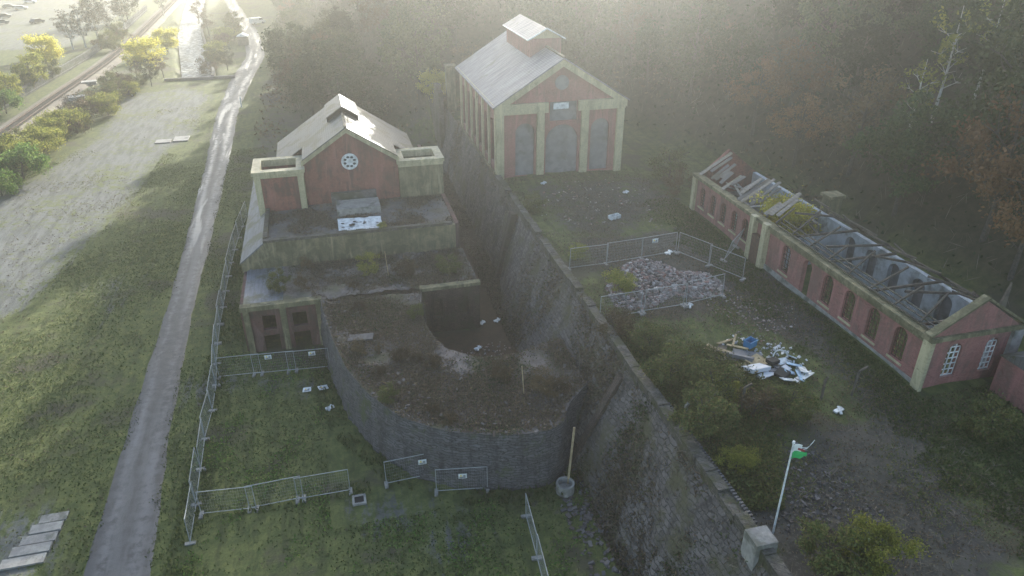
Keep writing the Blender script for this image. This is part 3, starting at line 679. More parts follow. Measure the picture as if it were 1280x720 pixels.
b.build('lantern_roof', M['slate'], lt)
b = MB(); b.prism([(EC - 1.85, ER + .901), (EC + 1.85, ER + .901), (EC, ER + 1.9)], 'y', 82.7, 82.85); b.build('lantern_gable', M['buff'], lt)
b = MB()
for sg in (-1, 1): b.bar((EC, 82.26, ER + 2.03), (EC + sg * 2.22, 82.26, ER + .83), .10, .14)
b.bar((EC - 2.22, 82.3, ER + .80), (EC - 2.22, 94.1, ER + .80), .08, .12); b.build('lantern_trim', M['white'], lt)

# ------------------------------------------------------------------ long ruined building on the right
lb = empty('long_ruined_building', (38, 46, 7.2), 'long roofless red brick building with arched windows and bare roof timbers', 'building')
LX0, LX1, LY0, LY1, LB, LE = 34.9, 41.4, 30.8, 62.6, 6.4, 10.75
wins = [(y, y + 1.15, 7.9, 10.3, True) for y in (32.7, 35.3, 37.9, 40.4, 45.9)] + [(43.05, 44.15, LB, 10.3, True)] + [(y, y + 1.0, 8.1, 10.1, True) for y in (52.3, 54.2, 56.2, 58.2, 60.3)]
b = MB(); b.wall('y', LY0, LY1, LB, LE, LX0, LX0 + .4, wins); b.build('front_wall', M['redpale'], lb)
for (y0, y1, z0, z1, _) in wins:
    if z0 < 7: continue
    b = MB()
    for k in range(4): y = y0 + (y1 - y0) * k / 3; b.box(LX0 + .18, LX0 + .23, y - .03, y + .03, z0, z1 - (.25 if k in (0, 3) else 0.02))
    for k in range(7): z = z0 + .05 + k * (z1 - z0 - .3) / 6; b.box(LX0 + .185, LX0 + .225, y0, y1, z - .025, z + .025)
    fr = b.build('window_bars', M['rust'], lb)
    b = MB(); b.box(LX0 - .06, LX0 - .002, y0 - .12, y1 + .12, z0 - .16, z0 - .01); b.build('sill', M['buff'], fr)
for y, w in ((LY0 - .25, .75), (LY1 - .6, .7)): MB().box(LX0 - .25, LX0 - .003, y, y + w, LB, LE).build('corner_pilaster', M['buff'], lb)
for y in (49.0, 50.9):
    MB().box(LX0 - .5, LX0 - .004, y, y + .6, LB, 11.1).build('portal_pilaster', M['buff'], lb)
b = MB(); b.box(LX0 - .45, LX0 - .005, 49.601, 50.899, 7.0, 9.6); b.build('portal_door', M['rust'], lb)
b = MB(); b.box(LX0 - .3, LX0 + .45, LY0 - .25, LY1 + .2, LE + .001, LE + .3); b.box(LX0 - .16, LX0 - .006, LY0 + .5, 48.9, LE - .3, LE - .001); b.build('cornice', M['buffold'], lb)
b = MB(); b.box(LX0 - .1, LX0 - .007, LY0 + .5, 48.99, LB, 7.5); b.build('plinth', M['concrete'], lb)
# gable end facing the camera
GC = (LX0 + LX1) / 2; GZ = 13.3
b = MB(); b.wall('x', LX0 + .4, LX1, LB, LE, LY0, LY0 + .4, [(36.3, 37.4, 7.8, 10.3, True), (39.2, 40.2, 7.8, 10.3, True)]); b.prism([(LX0, LE + .3), (LX1, LE + .3), (GC, GZ - .1)], 'y', LY0, LY0 + .4); b.build('gable_wall', M['redpale'], lb)
for x0, x1 in ((36.3, 37.4), (39.2, 40.2)):
    b = MB()
    for k in range(4): x = x0 + (x1 - x0) * k / 3; b.box(x - .035, x + .035, LY0 + .15, LY0 + .2, 7.8, 10.2)
    for k in range(6): z = 7.85 + k * .42; b.box(x0, x1, LY0 + .155, LY0 + .195, z - .035, z + .035)
    b.build('window_bars', M['white'], lb)
b = MB(); b.box(LX0 + .451, LX1 + .3, LY0 - .2, LY0 + .45, LE + .0015, LE + .299)
for sg in (-1, 1): b.prism([(GC + sg * 3.6, LE + .3), (GC, GZ), (GC, GZ + .16), (GC + sg * 3.6, LE + .46)], 'y', LY0 - .12, LY0 + .44)
b.build('gable_coping', M['buffold'], lb)
b = MB(); b.box(LX1 - .5, LX1 + .3, LY0 - .25, LY0 - .003, LB, LE); b.build('corner_pilaster', M['concrete'], lb)
b = MB(); b.prism([(GC + 1.2, GZ - .6), (GC + 1.7, GZ - 1.0), (GC + 1.55, GZ + .9)], 'y', LY0 + .1, LY0 + .25); b.build('broken_spike', M['timber'], lb)
# rear wall with arched recesses, inner face whitewashed
rw_h = [(y, y + 1.25, 7.9, 10.3, True) for y in (32.7, 35.6, 38.2, 40.8, 43.4, 46.0)]
b = MB(); b.wall('y', LY0 + .4, LY1, LB, LE, LX1 - .4, LX1, rw_h); b.build('rear_wall', M['whitewall'], lb)
b = MB(); b.box(LX1 + .05, LX1 + .2, LY0, LY1, LB, 10.4); b.build('window_boarding', M['block'], lb)
b = MB(); b.box(LX0 + .4, LX1 - .4, LY1 - .4, LY1 - .002, LB, LE); b.prism([(LX0 + .3, LE), (LX1, LE), (GC, GZ)], 'y', LY1 - .4, LY1); b.build('far_gable', M['red'], lb)
for y in (48.4, 55.0):
    b = MB(); b.box(LX0 + .4, LX1 - .4, y, y + .3, LB, 10.2 + rnd.uniform(-.5, .3)); b.build('cross_wall', M['whitewall'], lb)
b = MB(); b.box(LX0 + .4, LX1 - .4, LY0 + .4, LY1 - .4, 6.6, 6.9); b.build('floor', M['rust'], lb)
# what is left of the roof
rs = (GZ - LE - .3) / (GC - LX0)
def rz(x): return GZ - abs(x - GC) * rs
b = MB()
for k in range(3):                                          # mossy slating battens along the front eave
    x = LX0 + .25 + k * .28; y = LY0 + .5
    while y < 48.5:
        L = rnd.uniform(2, 6); b.box(x - .07, x + .07, y, min(y + L, 48.6), rz(x) - .04, rz(x) + .02); y += L + (rnd.uniform(.1, .6) if k > 2 else .03)
b.build('batten_strip', M['coping'], lb)
q2 = random.Random(9)
for k in range(26):                                         # rags of slating left at the far end
    y0 = 49.6 + k * .5
    for sg in (-1, 1):
        if q2.random() < (.62 if sg > 0 else .45): continue
        xa, xb = GC + sg * q2.uniform(.05, 1.6), GC + sg * q2.uniform(2.3, 3.2); dz = q2.uniform(-.35, .03); sk = q2.uniform(-.2, .2)
        b = MB()
        for t in (0, -.07): b.poly([(xa, y0, rz(xa) + dz + t), (xb, y0 + sk, rz(xb) + dz * .3 + t), (xb, y0 + .48 + sk, rz(xb) + dz * .3 + t), (xa, y0 + q2.uniform(.3, .5), rz(xa) + dz + t)])
        b.build('slate_patch', M['slate2'] if q2.random() < .4 else M['flat'], lb)
for k in range(34):                                         # collapsed timbers and slabs inside the far end
    x, y = q2.uniform(LX0 + .8, LX1 - .8), q2.uniform(49.5, 61.5); a = q2.uniform(0, 3.14); L = q2.uniform(.5, 1.6); zc = q2.uniform(9.2, 10.6)
    MB().bar((x - L * math.cos(a) * .6, y - L * math.sin(a), zc), (x + L * math.cos(a) * .6, y + L * math.sin(a), zc + q2.uniform(-.7, .7)), q2.uniform(.08, .3), .07).build('fallen_timber', M['timber'] if k % 3 else M['concrete'], lb)
MB().box(LX0 + .41, LX1 - .41, 49.2, 61.9, 6.9, 9.0).build('collapsed_fill', M['deck'], lb)
for k in range(4):                                          # battens still nailed along the rear slope
    x = LX1 - .35 - k * .42; y = LY0 + .6
    while y < 49:
        L = rnd.uniform(1, 4.5); MB().bar((x, y, rz(x) - .02), (x, min(y + L, 49.2), rz(x) - rnd.uniform(0, .08)), .06, .05).build('batten', M['timber'], lb); y += L + rnd.uniform(.2, 1.2)
for k in range(9):
    xa = LX1 - rnd.uniform(.2, .5); xb = xa - rnd.uniform(.6, 1.5); y = rnd.choice((44.2, 45.0, 46.0, 46.9, 47.6, 39.2, 36.1, 33.0, 48.3)); w_ = rnd.uniform(.4, .9)
    b = MB()
    for t in (0, -.06): b.poly([(xa, y, rz(xa) + t), (xb, y + .1, rz(xb) + t), (xb, y + w_, rz(xb) + t), (xa, y + w_, rz(xa) + t)])
    b.build('slate_patch', M['slate2'], lb)
for k in range(15):                                         # trusses and broken rafters
    y = LY0 + 1.6 + k * 1.18
    if k % 3 != 1:
        x1 = LX1 - .3; x0 = GC + rnd.uniform(-2.2, 1.0); d = rnd.uniform(-.9, .9)
        MB().bar((x1, y, rz(x1) - .05), (x0, y + d, rz(x0) - rnd.uniform(0, .9)), .12, .16).build('rafter', M['timber'], lb)
    if k % 2 == 0:
        x0 = LX0 + .3; x1 = LX0 + rnd.uniform(1.2, 2.6); MB().bar((x0, y, rz(x0)), (x1, y + rnd.uniform(-.4, .4), rz(x1) + rnd.uniform(-.1, .3)), .1, .14).build('rafter', M['timber'], lb)
    if k % 4 == 0:
        MB().bar((LX0 + .3, y, LE + .25), (LX1 - .2, y + rnd.uniform(-.1, .1), LE + .22), .14, .18).build('tie_beam', M['timber'], lb)
for k in range(9):
    y = LY0 + 1 + k * 2.0; x = LX1 - rnd.uniform(.5, 2.8); MB().bar((x, y, rz(x) + .02), (x + rnd.uniform(-.5, .5), y + rnd.uniform(1.5, 3.2), rz(x) + rnd.uniform(-.5, .3)), .09, .12).build('purlin', M['timber'], lb)
b = MB(); b.box(41.6, 42.9, 50.9, 52.0, 6.5, 12.0); b.box(41.45, 43.05, 50.75, 52.15, 12.001, 12.25); tag(b.build('brick_chimney', M['buffold']), 'stubby buff brick chimney stack behind the long roofless building', 'chimney')

# red brick outbuilding cut by the right edge of the picture
ob = empty('brick_outbuilding', (42, 27, 7), 'plain red brick outbuilding beside the end gable of the long ruin', 'building')
b = MB(); b.wall('x', 39.2, 47, 6.5, 9.8, 25.6, 26.0); b.wall('x', 39.2, 47, 6.5, 9.8, 29.2, 29.55); b.box(39.2, 39.6, 26.0, 29.2, 6.5, 9.8); b.box(46.6, 47, 26, 29.2, 6.5, 9.8); b.build('wall', M['redpale'], ob)
b = MB(); b.prism([(25.5, 9.82), (29.65, 9.82), (27.6, 10.9)], 'x', 39.1, 47.1); b.build('roof', M['slate2'], ob)

# ivy-grown ruined wall and chimney behind the tall engine house
b = MB(); x = 0
for i in range(9): b.box(16.2, 16.9, 106 + i * 1.6, 107.58 + i * 1.6, 2, 10.4 + rnd.uniform(-.9, .7))
tag(b.build('ruined_wall', M['coping']), 'pale broken wall end overhung by ivy, behind the left corner of the tall house', 'ruined wall')
b = MB(); b.box(17.6, 18.9, 106.6, 107.9, 5, 13.6); b.box(17.45, 19.05, 106.45, 108.05, 13.601, 13.9); tag(b.build('brick_pier', M['buffold']), 'narrow brick pier standing between the yellow sapling and the tall house', 'pier')

# ------------------------------------------------------------------ temporary fence panels
PW = 3.45
def make_panel():
    root = empty('wire_fence', (0, 0, 0), 'x', 'fence')
    b = MB(); r = .028
    b.tube((0,0,.12), (0,0,2.05), r, r, 6).tube((PW-.06,0,.12), (PW-.06,0,2.05), r, r, 6)
    b.tube((0,0,2.03), (PW-.06,0,2.03), r, r, 6).tube((0,0,.22), (PW-.06,0,.22), r, r, 6)
    b.build('frame', M['galv'], root)
    b = MB()
    for k in range(1, 23): x = k * PW / 23.5; b.bar((x,.0,.22), (x,.0,2.03), .005)
    for k in range(1, 7): z = .22 + k * .26; b.bar((0,.008,z), (PW-.06,.008,z), .005)
    b.build('wire_mesh', M['galv'], root)
    for x in (-.02, PW - .04):
        MB().prism([(x-.12,-.32),(x+.12,-.32),(x+.12,.32),(x-.12,.32)], 'z', 0, .13).build('foot', M['concrete'], root)
    return root
panel0 = make_panel(); used = [False]
def place_panel(x, y, z, ang, label, group, tilt=0.0, tx=0.0):
    o = panel0 if not used[0] else copy_tree(panel0); used[0] = True
    o.location = (x, y, z); o.rotation_euler = (tx, tilt, ang); tag(o, label, 'fence', group); return o
def run(pts, z, labels, group, jitter=.02):
    pts = [np.array(p, float) for p in pts]; i = 0
    seg = [np.linalg.norm(b - a) for a, b in zip(pts[:-1], pts[1:])]; tot = sum(seg)
    n = len(labels); st = tot / n
    def pos(t):
        for a, b, L in zip(pts[:-1], pts[1:], seg):
            if t <= L or b is pts[-1]: return a + (b - a) * t / L
            t -= L
    for k in range(n):
        p, q = pos(k * st), pos((k + 1) * st); place_panel(p[0], p[1], z if z is not None else tz(*p), math.atan2(q[1] - p[1], q[0] - p[0]), labels[k], group, rnd.uniform(-jitter, jitter), rnd.uniform(-.04, .04))
order = ['first', 'second', 'third', 'fourth', 'fifth', 'sixth', 'seventh', 'eighth', 'ninth', 'tenth', 'eleventh', 'twelfth', 'thirteenth', 'fourteenth', 'fifteenth', 'sixteenth']
run([(-11.1,36.2),(-11.15,40.5),(-11.35,47.6),(-10.95,51.2),(-11.4,56),(-11.7,61),(-11.8,72.5),(-11.6,82),(-10.9,90.5)], 0, ['wire fence panel beside the wet lane, %s from the near end of the long row' % o for o in order[:16]], 'fence panels along the wet lane')
run([(-11.0,54.3),(-2.7,53.6)], 0, ['wire fence panel between the lane and the brick block, %s from the lane' % o for o in order[:2]] + ['wire fence panel ending at the curved wall, %s from the lane' % order[2]], 'fence panels in front of the block')
run([(-10.7,38.5),(-8.8,38.2),(-5.0,38.3),(-1.7,38.3)], 0, ['wire fence panel standing across the lower grass, %s' % o for o in ('nearest the lane', 'middle of three', 'nearest the curved wall')], 'fence panels across the lower grass')
run([(1.1,38.3),(4.2,38.4),(7.4,37.1)][:2], 0, ['wire fence panel hard against the curved wall, nearer the grass'], 'fence panels against the curved wall')
place_panel(4.25, 36.75, 0, math.atan2(-.5, 3.1), 'wire fence panel under the curved wall, nearer the leaning pole', 'fence panels against the curved wall')
run([(9.45,33.2),(9.2,29.9),(8.9,26.4)], 0, ['wire fence panel set end on below the round drain, farther of two', 'wire fence panel at the bottom edge below the round drain, nearer of two'], 'fence panels below the drain')
run([(18.5,52.5),(21.5,52.6),(28.6,53.2)], 7.25, ['wire fence panel behind the rubble heap, %s' % o for o in ('beside the retaining wall', 'middle one', 'by the far corner')], 'fence panels round the rubble heap')
run([(28.8,53.2),(31.7,47.2)], 7.25, ['wire fence panel on the right of the rubble heap, farther of two', 'wire fence panel on the right of the rubble heap, nearer of two'], 'fence panels round the rubble heap')
run([(18.0,43.9),(25.3,44.4),(28.9,44.9)], 7.25, ['wire fence panel in front of the rubble heap, %s' % o for o in ('beside the retaining wall', 'middle one', 'nearest the long building')], 'fence panels round the rubble heap')
place_panel(32.0, 50.8, 7.25, .75, 'wire fence panel leaning by the portal of the long building', 'fence panels round the rubble heap', 0, .25)
def sign(x, y, z, ang, label, flat=False, w=.55, h=.4):
    s = empty('warning_sign', (x, y, z), label, 'sign', 'white warning signs', ang)
    if flat: s.rotation_euler = (R(-80), rnd.uniform(-.3, .3), ang)
    def loc(mb, name, m, par=s):
        me = bpy.data.meshes.new(name); me.from_pydata(mb.v, [], mb.f); return link(name, me, m, par)
    loc(MB().box(-w/2, w/2, -.03, -.02, -h/2, h/2), 'plate', M['white'])
    loc(MB().prism([(-.2, -.02), (-.02, -.02), (-.11, .14)], 'y', -.036, -.031), 'warning_triangle', M['signyellow'])
    loc(MB().box(.04, .2, -.036, -.031, .02, .06).box(.04, .2, -.036, -.031, -.05, -.01).box(-.2, .2, -.036, -.031, -.14, -.1), 'printed_lines', M['dark'])
M['signyellow'] = m_plain('sign yellow', (.75, .55, .03), .5)
sign(-6.9, 53.85, 1.75, 0, 'small white warning sign on the middle fence panel before the block')
sign(-3.4, 53.6, 1.7, 0, 'small white warning sign on the fence panel ending at the curved wall')
sign(3.6, 38.3, 1.55, 0, 'small white warning sign on the left panel against the curved wall')
sign(6.0, 36.5, 1.35, -.15, 'small white warning sign on the right panel against the curved wall')
sign(26.4, 52.95, 8.9, .08, 'small white warning sign on the fence behind the rubble heap')
sign(-2.75, 50.6, .2, .3, 'white sign fallen flat beside the curved wall, right one of two', True, .8, .5)
sign(-4.0, 50.7, .15, -.2, 'white sign fallen flat on the grass, left one of two', True, .7, .5)

# ------------------------------------------------------------------ vegetation
def frustum_ok(X, Y, Z, m=60):
    px, py, d = pixel(X, Y, Z); return (d > 1) & (px > -m) & (px < 1280 + m) & (py > -m) & (py < 720 + m)
class Tree:
    """one tree kind at the origin: trunk with limbs, crown of leaf clumps"""
    def __init__(s, seed, h, r, leaf, bark, nclump=46, nleaf=60, size=.34, low=.3, flat=.9, gap=.25, limbs=9, trunk_r=.2, twig=False):
        g = np.random.default_rng(seed); q = random.Random(seed)
        top = Vector((q.uniform(-.4,.4), q.uniform(-.4,.4), h * .92)); mid = Vector((q.uniform(-.3,.3), q.uniform(-.3,.3), h * .45))
        t = MB(); t.tube((0,0,-.6), mid, trunk_r * 1.25, trunk_r * .7, 7).tube(mid, top, trunk_r * .7, .03, 6)
        ends = []
        for k in range(limbs):
            a = k * 2.4 + q.uniform(-.4,.4); f = low + (1 - low) * (k + .5) / limbs * .85; z0 = h * f * .8
            st = mid * (z0 / mid.z) if z0 < mid.z else mid.lerp(top, (z0 - mid.z) / (top.z - mid.z))
            rr = r * math.sqrt(max(.08, 1 - ((f - .5) / .62) ** 2)) * q.uniform(.7, 1.0); en = st + Vector((math.cos(a) * rr, math.sin(a) * rr, rr * q.uniform(.35, .8)))
            kn = st.lerp(en, .5) + Vector((0, 0, .12 * rr)); t.tube(st, kn, trunk_r * .4, trunk_r * .24, 5).tube(kn, en, trunk_r * .24, .02, 5); ends.append(en)
            for _ in range(3 if twig else 1):
                e2 = kn + Vector((q.uniform(-1,1), q.uniform(-1,1), q.uniform(.2,1))) * rr * .5; t.tube(kn, e2, trunk_r * .15, .012, 4); ends.append(e2)
        me = bpy.data.meshes.new('trunk'); me.from_pydata(t.v, [], t.f); me.materials.append(bark); s.trunk = me
        C = []
        for k in range(nclump):
            if q.random() < .5: e = q.choice(ends); c = np.array(e) + g.normal(0, r * .13, 3)
            else:
                d = g.normal(size=3); d /= np.linalg.norm(d); rad = g.uniform(.55, 1) ; c = np.array([d[0] * r * rad, d[1] * r * rad, h * (low + (1 - low) * .5) + d[2] * h * (1 - low) * .5 * flat * rad])
            if g.random() < gap * .5: continue
            n = int(nleaf * g.uniform(.5, 1.5)); sc = r * g.uniform(.09, .18)
            C.append(c + g.normal(size=(n, 3)) * sc * np.array([1, 1, .7]))
        P = np.vstack(C); P = P[P[:, 2] > .15 * h * low]
        o = quads_mesh('crown', leaf_quads(P, size, g), leaf); s.crown = o.data; bpy.data.objects.remove(o); s.h = h
    def put(s, name, x, y, z, sc, rz, label, cat='tree', group=None, crown=True, parts=('trunk', 'crown')):
        root = empty(name, (x, y, z), label, cat, group, rz); root.scale = (sc, sc, sc * rnd.uniform(.9, 1.12))
        for nm, me in ((parts[0], s.trunk), (parts[1], s.crown)):
            o = bpy.data.objects.new(nm, me); col.objects.link(o); o.parent = root
        return root
K = dict(
    dark=Tree(1, 12, 3.7, M['L_dark'], M['bark'], 60, 140, 0.22, .18),
    dark2=Tree(2, 14, 3.2, M['L_dark'], M['bark'], 60, 140, 0.22, .12, .95),
    green=Tree(3, 11, 3.8, M['L_green'], M['bark'], 56, 140, 0.21, .2),
    brown=Tree(4, 10, 3.5, M['L_brown'], M['bark'], 40, 110, 0.18, .25, gap=.5, twig=True),
    birch=Tree(5, 13, 2.6, M['L_lime'], M['palebark'], 26, 30, .24, .35, gap=.6, trunk_r=.17, twig=True),
    orange=Tree(6, 10, 3.6, M['L_orange'], M['bark'], 44, 110, 0.18, .25, gap=.5, twig=True),
    yellow=Tree(8, 9, 4.2, M['L_yellow'], M['bark'], 70, 130, 0.22, .12),
    lime=Tree(9, 7, 3.0, M['L_lime'], M['bark'], 48, 110, 0.18, .1),
    bare=Tree(10, 12, 2.6, M['L_grey'], M['palebark'], 44, 40, .22, .2, gap=.3, twig=True, limbs=14),
    bush=Tree(12, 2.2, 1.5, M['L_scrub'], M['bark'], 34, 180, .085, .02, .95, trunk_r=.06),
    bushy=Tree(13, 2.2, 1.5, M['L_lime'], M['bark'], 34, 180, .08, .02, .95, trunk_r=.06),
    bushb=Tree(14, 1.9, 1.5, M['L_bright'], M['bark'], 40, 150, .10, .02, .95, trunk_r=.06),
    bushw=Tree(15, 1.8, 1.4, M['L_brown'], M['bark'], 26, 120, .075, .02, .95, trunk_r=.05, twig=True),
)
# the hanging wood behind and to the right
cand = []
g = np.random.default_rng(5)
for _ in range(9000):
    X, Y = g.uniform(-20, 190), g.uniform(20, 300); cand.append((X, Y))
cand = np.array(cand); d = hill_dist(cand[:, 0], cand[:, 1]); z = terrain(cand[:, 0], cand[:, 1])
ok = (d > 2.2) & (z < 30) & frustum_ok(cand[:, 0], cand[:, 1], z + 6, 50)
ok &= ~((cand[:, 0] < 48.5) & (cand[:, 1] < 66)); cand, z, d = cand[ok], z[ok], d[ok]
keep = []
for i in range(len(cand)):
    dist = math.hypot(*cand[i]); sp = 5.8 + max(0, dist - 90) * .014
    if all((cand[i][0] - cand[j][0]) ** 2 + (cand[i][1] - cand[j][1]) ** 2 > sp * sp for j in keep): keep.append(i)
keep.sort(key=lambda i: math.hypot(*cand[i])); keep = keep[:285]
print('forest trees', len(keep))
WG = 'trees of the hazy hillside wood'
wl = {'dark': 'dark green tree in the dense hazy wood on the hillside', 'dark2': 'tall dark narrow tree in the dense hazy wood on the hillside', 'green': 'dull mid green tree in the dense hazy wood on the hillside', 'brown': 'brown half bare tree in the dense hazy wood on the hillside', 'bare': 'pale leafless tree in the dense hazy wood on the hillside', 'orange': 'rust coloured autumn tree in the dense hazy wood on the hillside'}
for i in keep:
    k = g.choice(['dark', 'dark2', 'green', 'brown', 'bare', 'orange'], p=[.31, .18, .24, .16, .07, .04])
    K[k].put('woodland_tree', cand[i][0], cand[i][1], z[i] - .2, g.uniform(.7, 1.3), g.uniform(0, 6.28), wl[k], 'tree', WG + ', ' + k.replace('dark2', 'narrow'))
def tree(kind, name, px, py, zg, sc, label, group=None, cat='tree', dz=0.0):
    x, y = at(px, py, zg); return K[kind].put(name, x, y, tz(x, y) + dz if zg is not None else dz, sc, rnd.uniform(0, 6.28), label, cat, group)
def tree_xy(kind, name, x, y, sc, label, group=None, cat='tree', zz=None):
    return K[kind].put(name, x, y, tz(x, y) if zz is None else zz, sc, rnd.uniform(0, 6.28), label, cat, group)
def on_hill(px, py):
    """walk down the line of sight of a photo pixel until it meets the terrain"""
    for zz in np.arange(60, -1, -.25):
        if zz > CAM_H - 2: continue
        x, y = at(px, py, zz)
        if tz(x, y) >= zz: return x, y
    return at(px, py, 0)
for kind, name, px, py, sc, lab in (
    ('orange', 'oak_tree', 1228, 300, 1.15, 'orange brown oak behind the long ruin near the right edge'),
    ('orange', 'oak_tree', 1262, 350, .95, 'orange brown oak nearest the brick outbuilding at the right edge'),
    ('orange', 'beech_tree', 985, 150, .95, 'bright rusty orange tree standing midway between the tall house and the long ruin'),
    ('birch', 'birch_tree', 1160, 165, .85, 'pale trunked leaning birch high in the wood at upper right'),
    ('birch', 'birch_tree', 1128, 205, .8, 'small pale stemmed birch below the taller birch in the wood'),
    ('birch', 'birch_tree', 1215, 130, .75, 'yellow green birch near the upper right corner'),
    ('brown', 'hazel_tree', 905, 120, .9, 'brown bare stemmed tree right of the tall house'),):
    x, y = on_hill(px, py); tree_xy(kind, name, x, y, sc, lab)
tree_xy('yellow', 'sapling', 37.9, 51.6, .58, 'yellow green sapling growing up through the roofless building', zz=6.9)
tree_xy('yellow', 'yellow_sapling', 16.4, 112.5, .55, 'bright yellow sapling beside the broken wall behind the tall house', zz=7.4)
# valley floor trees on the left
for kind, name, px, py, sc, lab in (
    ('yellow', 'willow_tree', 188, 92, .95, 'round golden yellow willow standing by the river bend'),
    ('yellow', 'willow_tree', 210, 66, .75, 'smaller yellow willow just behind the golden one'),
    ('yellow', 'willow_tree', 62, 88, .85, 'pale yellow willow between the car park and the railway'),
    ('lime', 'willow_tree', 45, 112, 1.0, 'broad yellow green willow along the railway fence'),
    ('lime', 'willow_tree', 15, 132, .9, 'yellow green willow at the left edge above the track'),
    ('bare', 'alder_tree', 92, 62, 1.0, 'leafless grey alder, leftmost of the bare row by the car park'),
    ('bare', 'alder_tree', 108, 60, 1.1, 'leafless grey alder, second of the bare row by the car park'),
    ('bare', 'alder_tree', 124, 56, 1.15, 'leafless grey alder in the middle of the bare row'),
    ('bare', 'alder_tree', 140, 50, 1.0, 'leafless grey alder right of the middle in the bare row'),
    ('bare', 'alder_tree', 158, 42, 1.0, 'leafless grey alder at the right end of the bare row'),
    ('green', 'ash_tree', 160, 26, .9, 'green tree behind the bare row at the top edge'),
    ('green', 'ash_tree', 118, 30, .8, 'green tree showing over the bare row by the car park'),
    ('bare', 'alder_tree', 205, 22, .9, 'thin bare tree beside the far stretch of railway'),
    ('brown', 'alder_tree', 172, 100, .5, 'low brown scrub tree below the golden willow'),
    ('brown', 'alder_tree', 205, 97, .55, 'brown scrub tree between the golden willow and the river'),
    ('green', 'alder_tree', 190, 108, .42, 'dull green scrub tree at the foot of the golden willow'),
    ('brown', 'alder_tree', 272, 72, .6, 'brown bare tree between the river and the lane'),
    ('brown', 'alder_tree', 262, 45, .7, 'brown bare tree on the river bank farther up'),
    ('brown', 'alder_tree', 248, 22, .8, 'brown tree beyond the weir near the top edge'),
    ('green', 'alder_tree', 285, 88, .45, 'dull green scrub tree left of the lane bend'),
    ('bushb', 'holly_bush', 30, 225, 2.2, 'big rounded green bush at the left edge'),
    ('bushb', 'holly_bush', 4, 245, 1.5, 'smaller green bush cut by the left edge'),
    ('bushb', 'holly_bush', 8, 142, 1.9, 'green bush above the track at the left edge'),
    ('bushy', 'bramble_bush', 62, 190, 1.7, 'yellow green bramble beside the big green bush'),
    ('bushy', 'bramble_bush', 85, 168, 1.8, 'yellow green bramble beside the railway ballast'),
    ('bushw', 'bramble_bush', 110, 150, 2.0, 'brown bramble at the edge of the grey yard'),
    ('bushw', 'bramble_bush', 128, 138, 1.8, 'brown bramble nearest the parked dark car'),):
    tree(kind, name, px, py, 0, sc, lab, cat='bush' if 'bush' in name else 'tree')
tq = random.Random(31)
for k in range(34):                                         # thicket between the railway and the yard, and along the river
    t = tq.random()
    if k < 20: px, py = 30 + 150 * t + tq.uniform(-12, 12), 205 - 105 * t + tq.uniform(-10, 8); sc = tq.uniform(1.1, 1.9)
    elif k < 27: px, py = 5 + 150 * t + tq.uniform(-6, 6), 128 - 78 * t + tq.uniform(-5, 5); sc = tq.uniform(1.2, 2.0)
    else: px, py = 262 + 40 * t, 85 - 55 * t + tq.uniform(-8, 8); sc = tq.uniform(1.3, 2.2)
    kind = tq.choice(['bushy', 'bushw', 'bush'])
    where = 'thicket between railway and yard' if k < 20 else 'hedge along the palisade fence' if k < 27 else 'scrub between river and lane'
    tree(kind, 'scrub_bush', px, py, 0, sc, {'bushy': 'yellow green bush in the ', 'bushw': 'brown bush in the ', 'bush': 'dull green bush in the '}[kind] + where, {'bushy': 'yellow bushes, ', 'bushw': 'brown bushes, ', 'bush': 'green bushes, '}[kind] + where, 'bush')
for k in range(18):
    if k < 11: i = tq.randrange(5, 80); t = tq.uniform(.08, .8); x, y = O_[i] * (1 - t) + I_[i] * t
    else: x, y = tq.uniform(-4, 11), tq.uniform(59, 64.5)
    K['bushw'].put('bramble', x, y, 4.35, tq.uniform(.3, .6), tq.uniform(0, 6), 'low brown bramble on the curved platform' if k < 11 else 'low brown bramble on the overgrown low roof', 'bush', 'brambles on the platform' if k < 11 else 'brambles on the low roof')
# bushes on the terrace
for kind, px, py, sc, lab in (
    ('bush', 1035, 705, 1.1, 'green bush right of the flag pole at the bottom edge'),
    ('bushy', 1088, 705, .95, 'yellow green bush at the bottom edge beside the green one'),
    ('bush', 835, 480, 1.2, 'green bush on the terrace against the retaining wall, above the wooden post'),
    ('bush', 885, 500, 1.1, 'dull green bush between the wooden post and the scrap timber'),
    ('bush', 872, 545, 1.2, 'green bush behind the wall top midway to the flag pole'),
    ('bushy', 922, 590, .6, 'small yellowing shrub behind the wall near the flag pole'),
    ('bushy', 905, 500, .7, 'yellow green shrub below the scrap timber'),
    ('bushw', 940, 520, 1.0, 'brown bramble below the white scrap heap'),
    ('bush', 985, 520, 1.0, 'green scrub right below the white scrap heap'),
    ('bushy', 722, 325, .6, 'thin pale shrub at the left end of the rubble fence'),
    ('bushy', 775, 365, .8, 'pale shrub left of the rubble heap'),
    ('bushw', 770, 415, 1.1, 'brown bramble against the wall below the rubble fence'),
    ('bush', 815, 435, .9, 'green shrub under the front fence of the rubble heap'),
    ('bush', 668, 262, .8, 'dull green shrub below the pilasters of the tall house'),
    ('bushw', 845, 240, 1.2, 'brown scrub right of the tall house'),
    ('bush', 835, 220, 1.4, 'green scrub against the right corner of the tall house'),
    ('bush', 1230, 545, 1.0, 'dark green bush in front of the brick outbuilding'),):
    x, y = at(px, py, 7.3); K[kind].put('bush', x, y, tz(x, y) - .05, sc, rnd.uniform(0, 6.28), lab, 'bush')
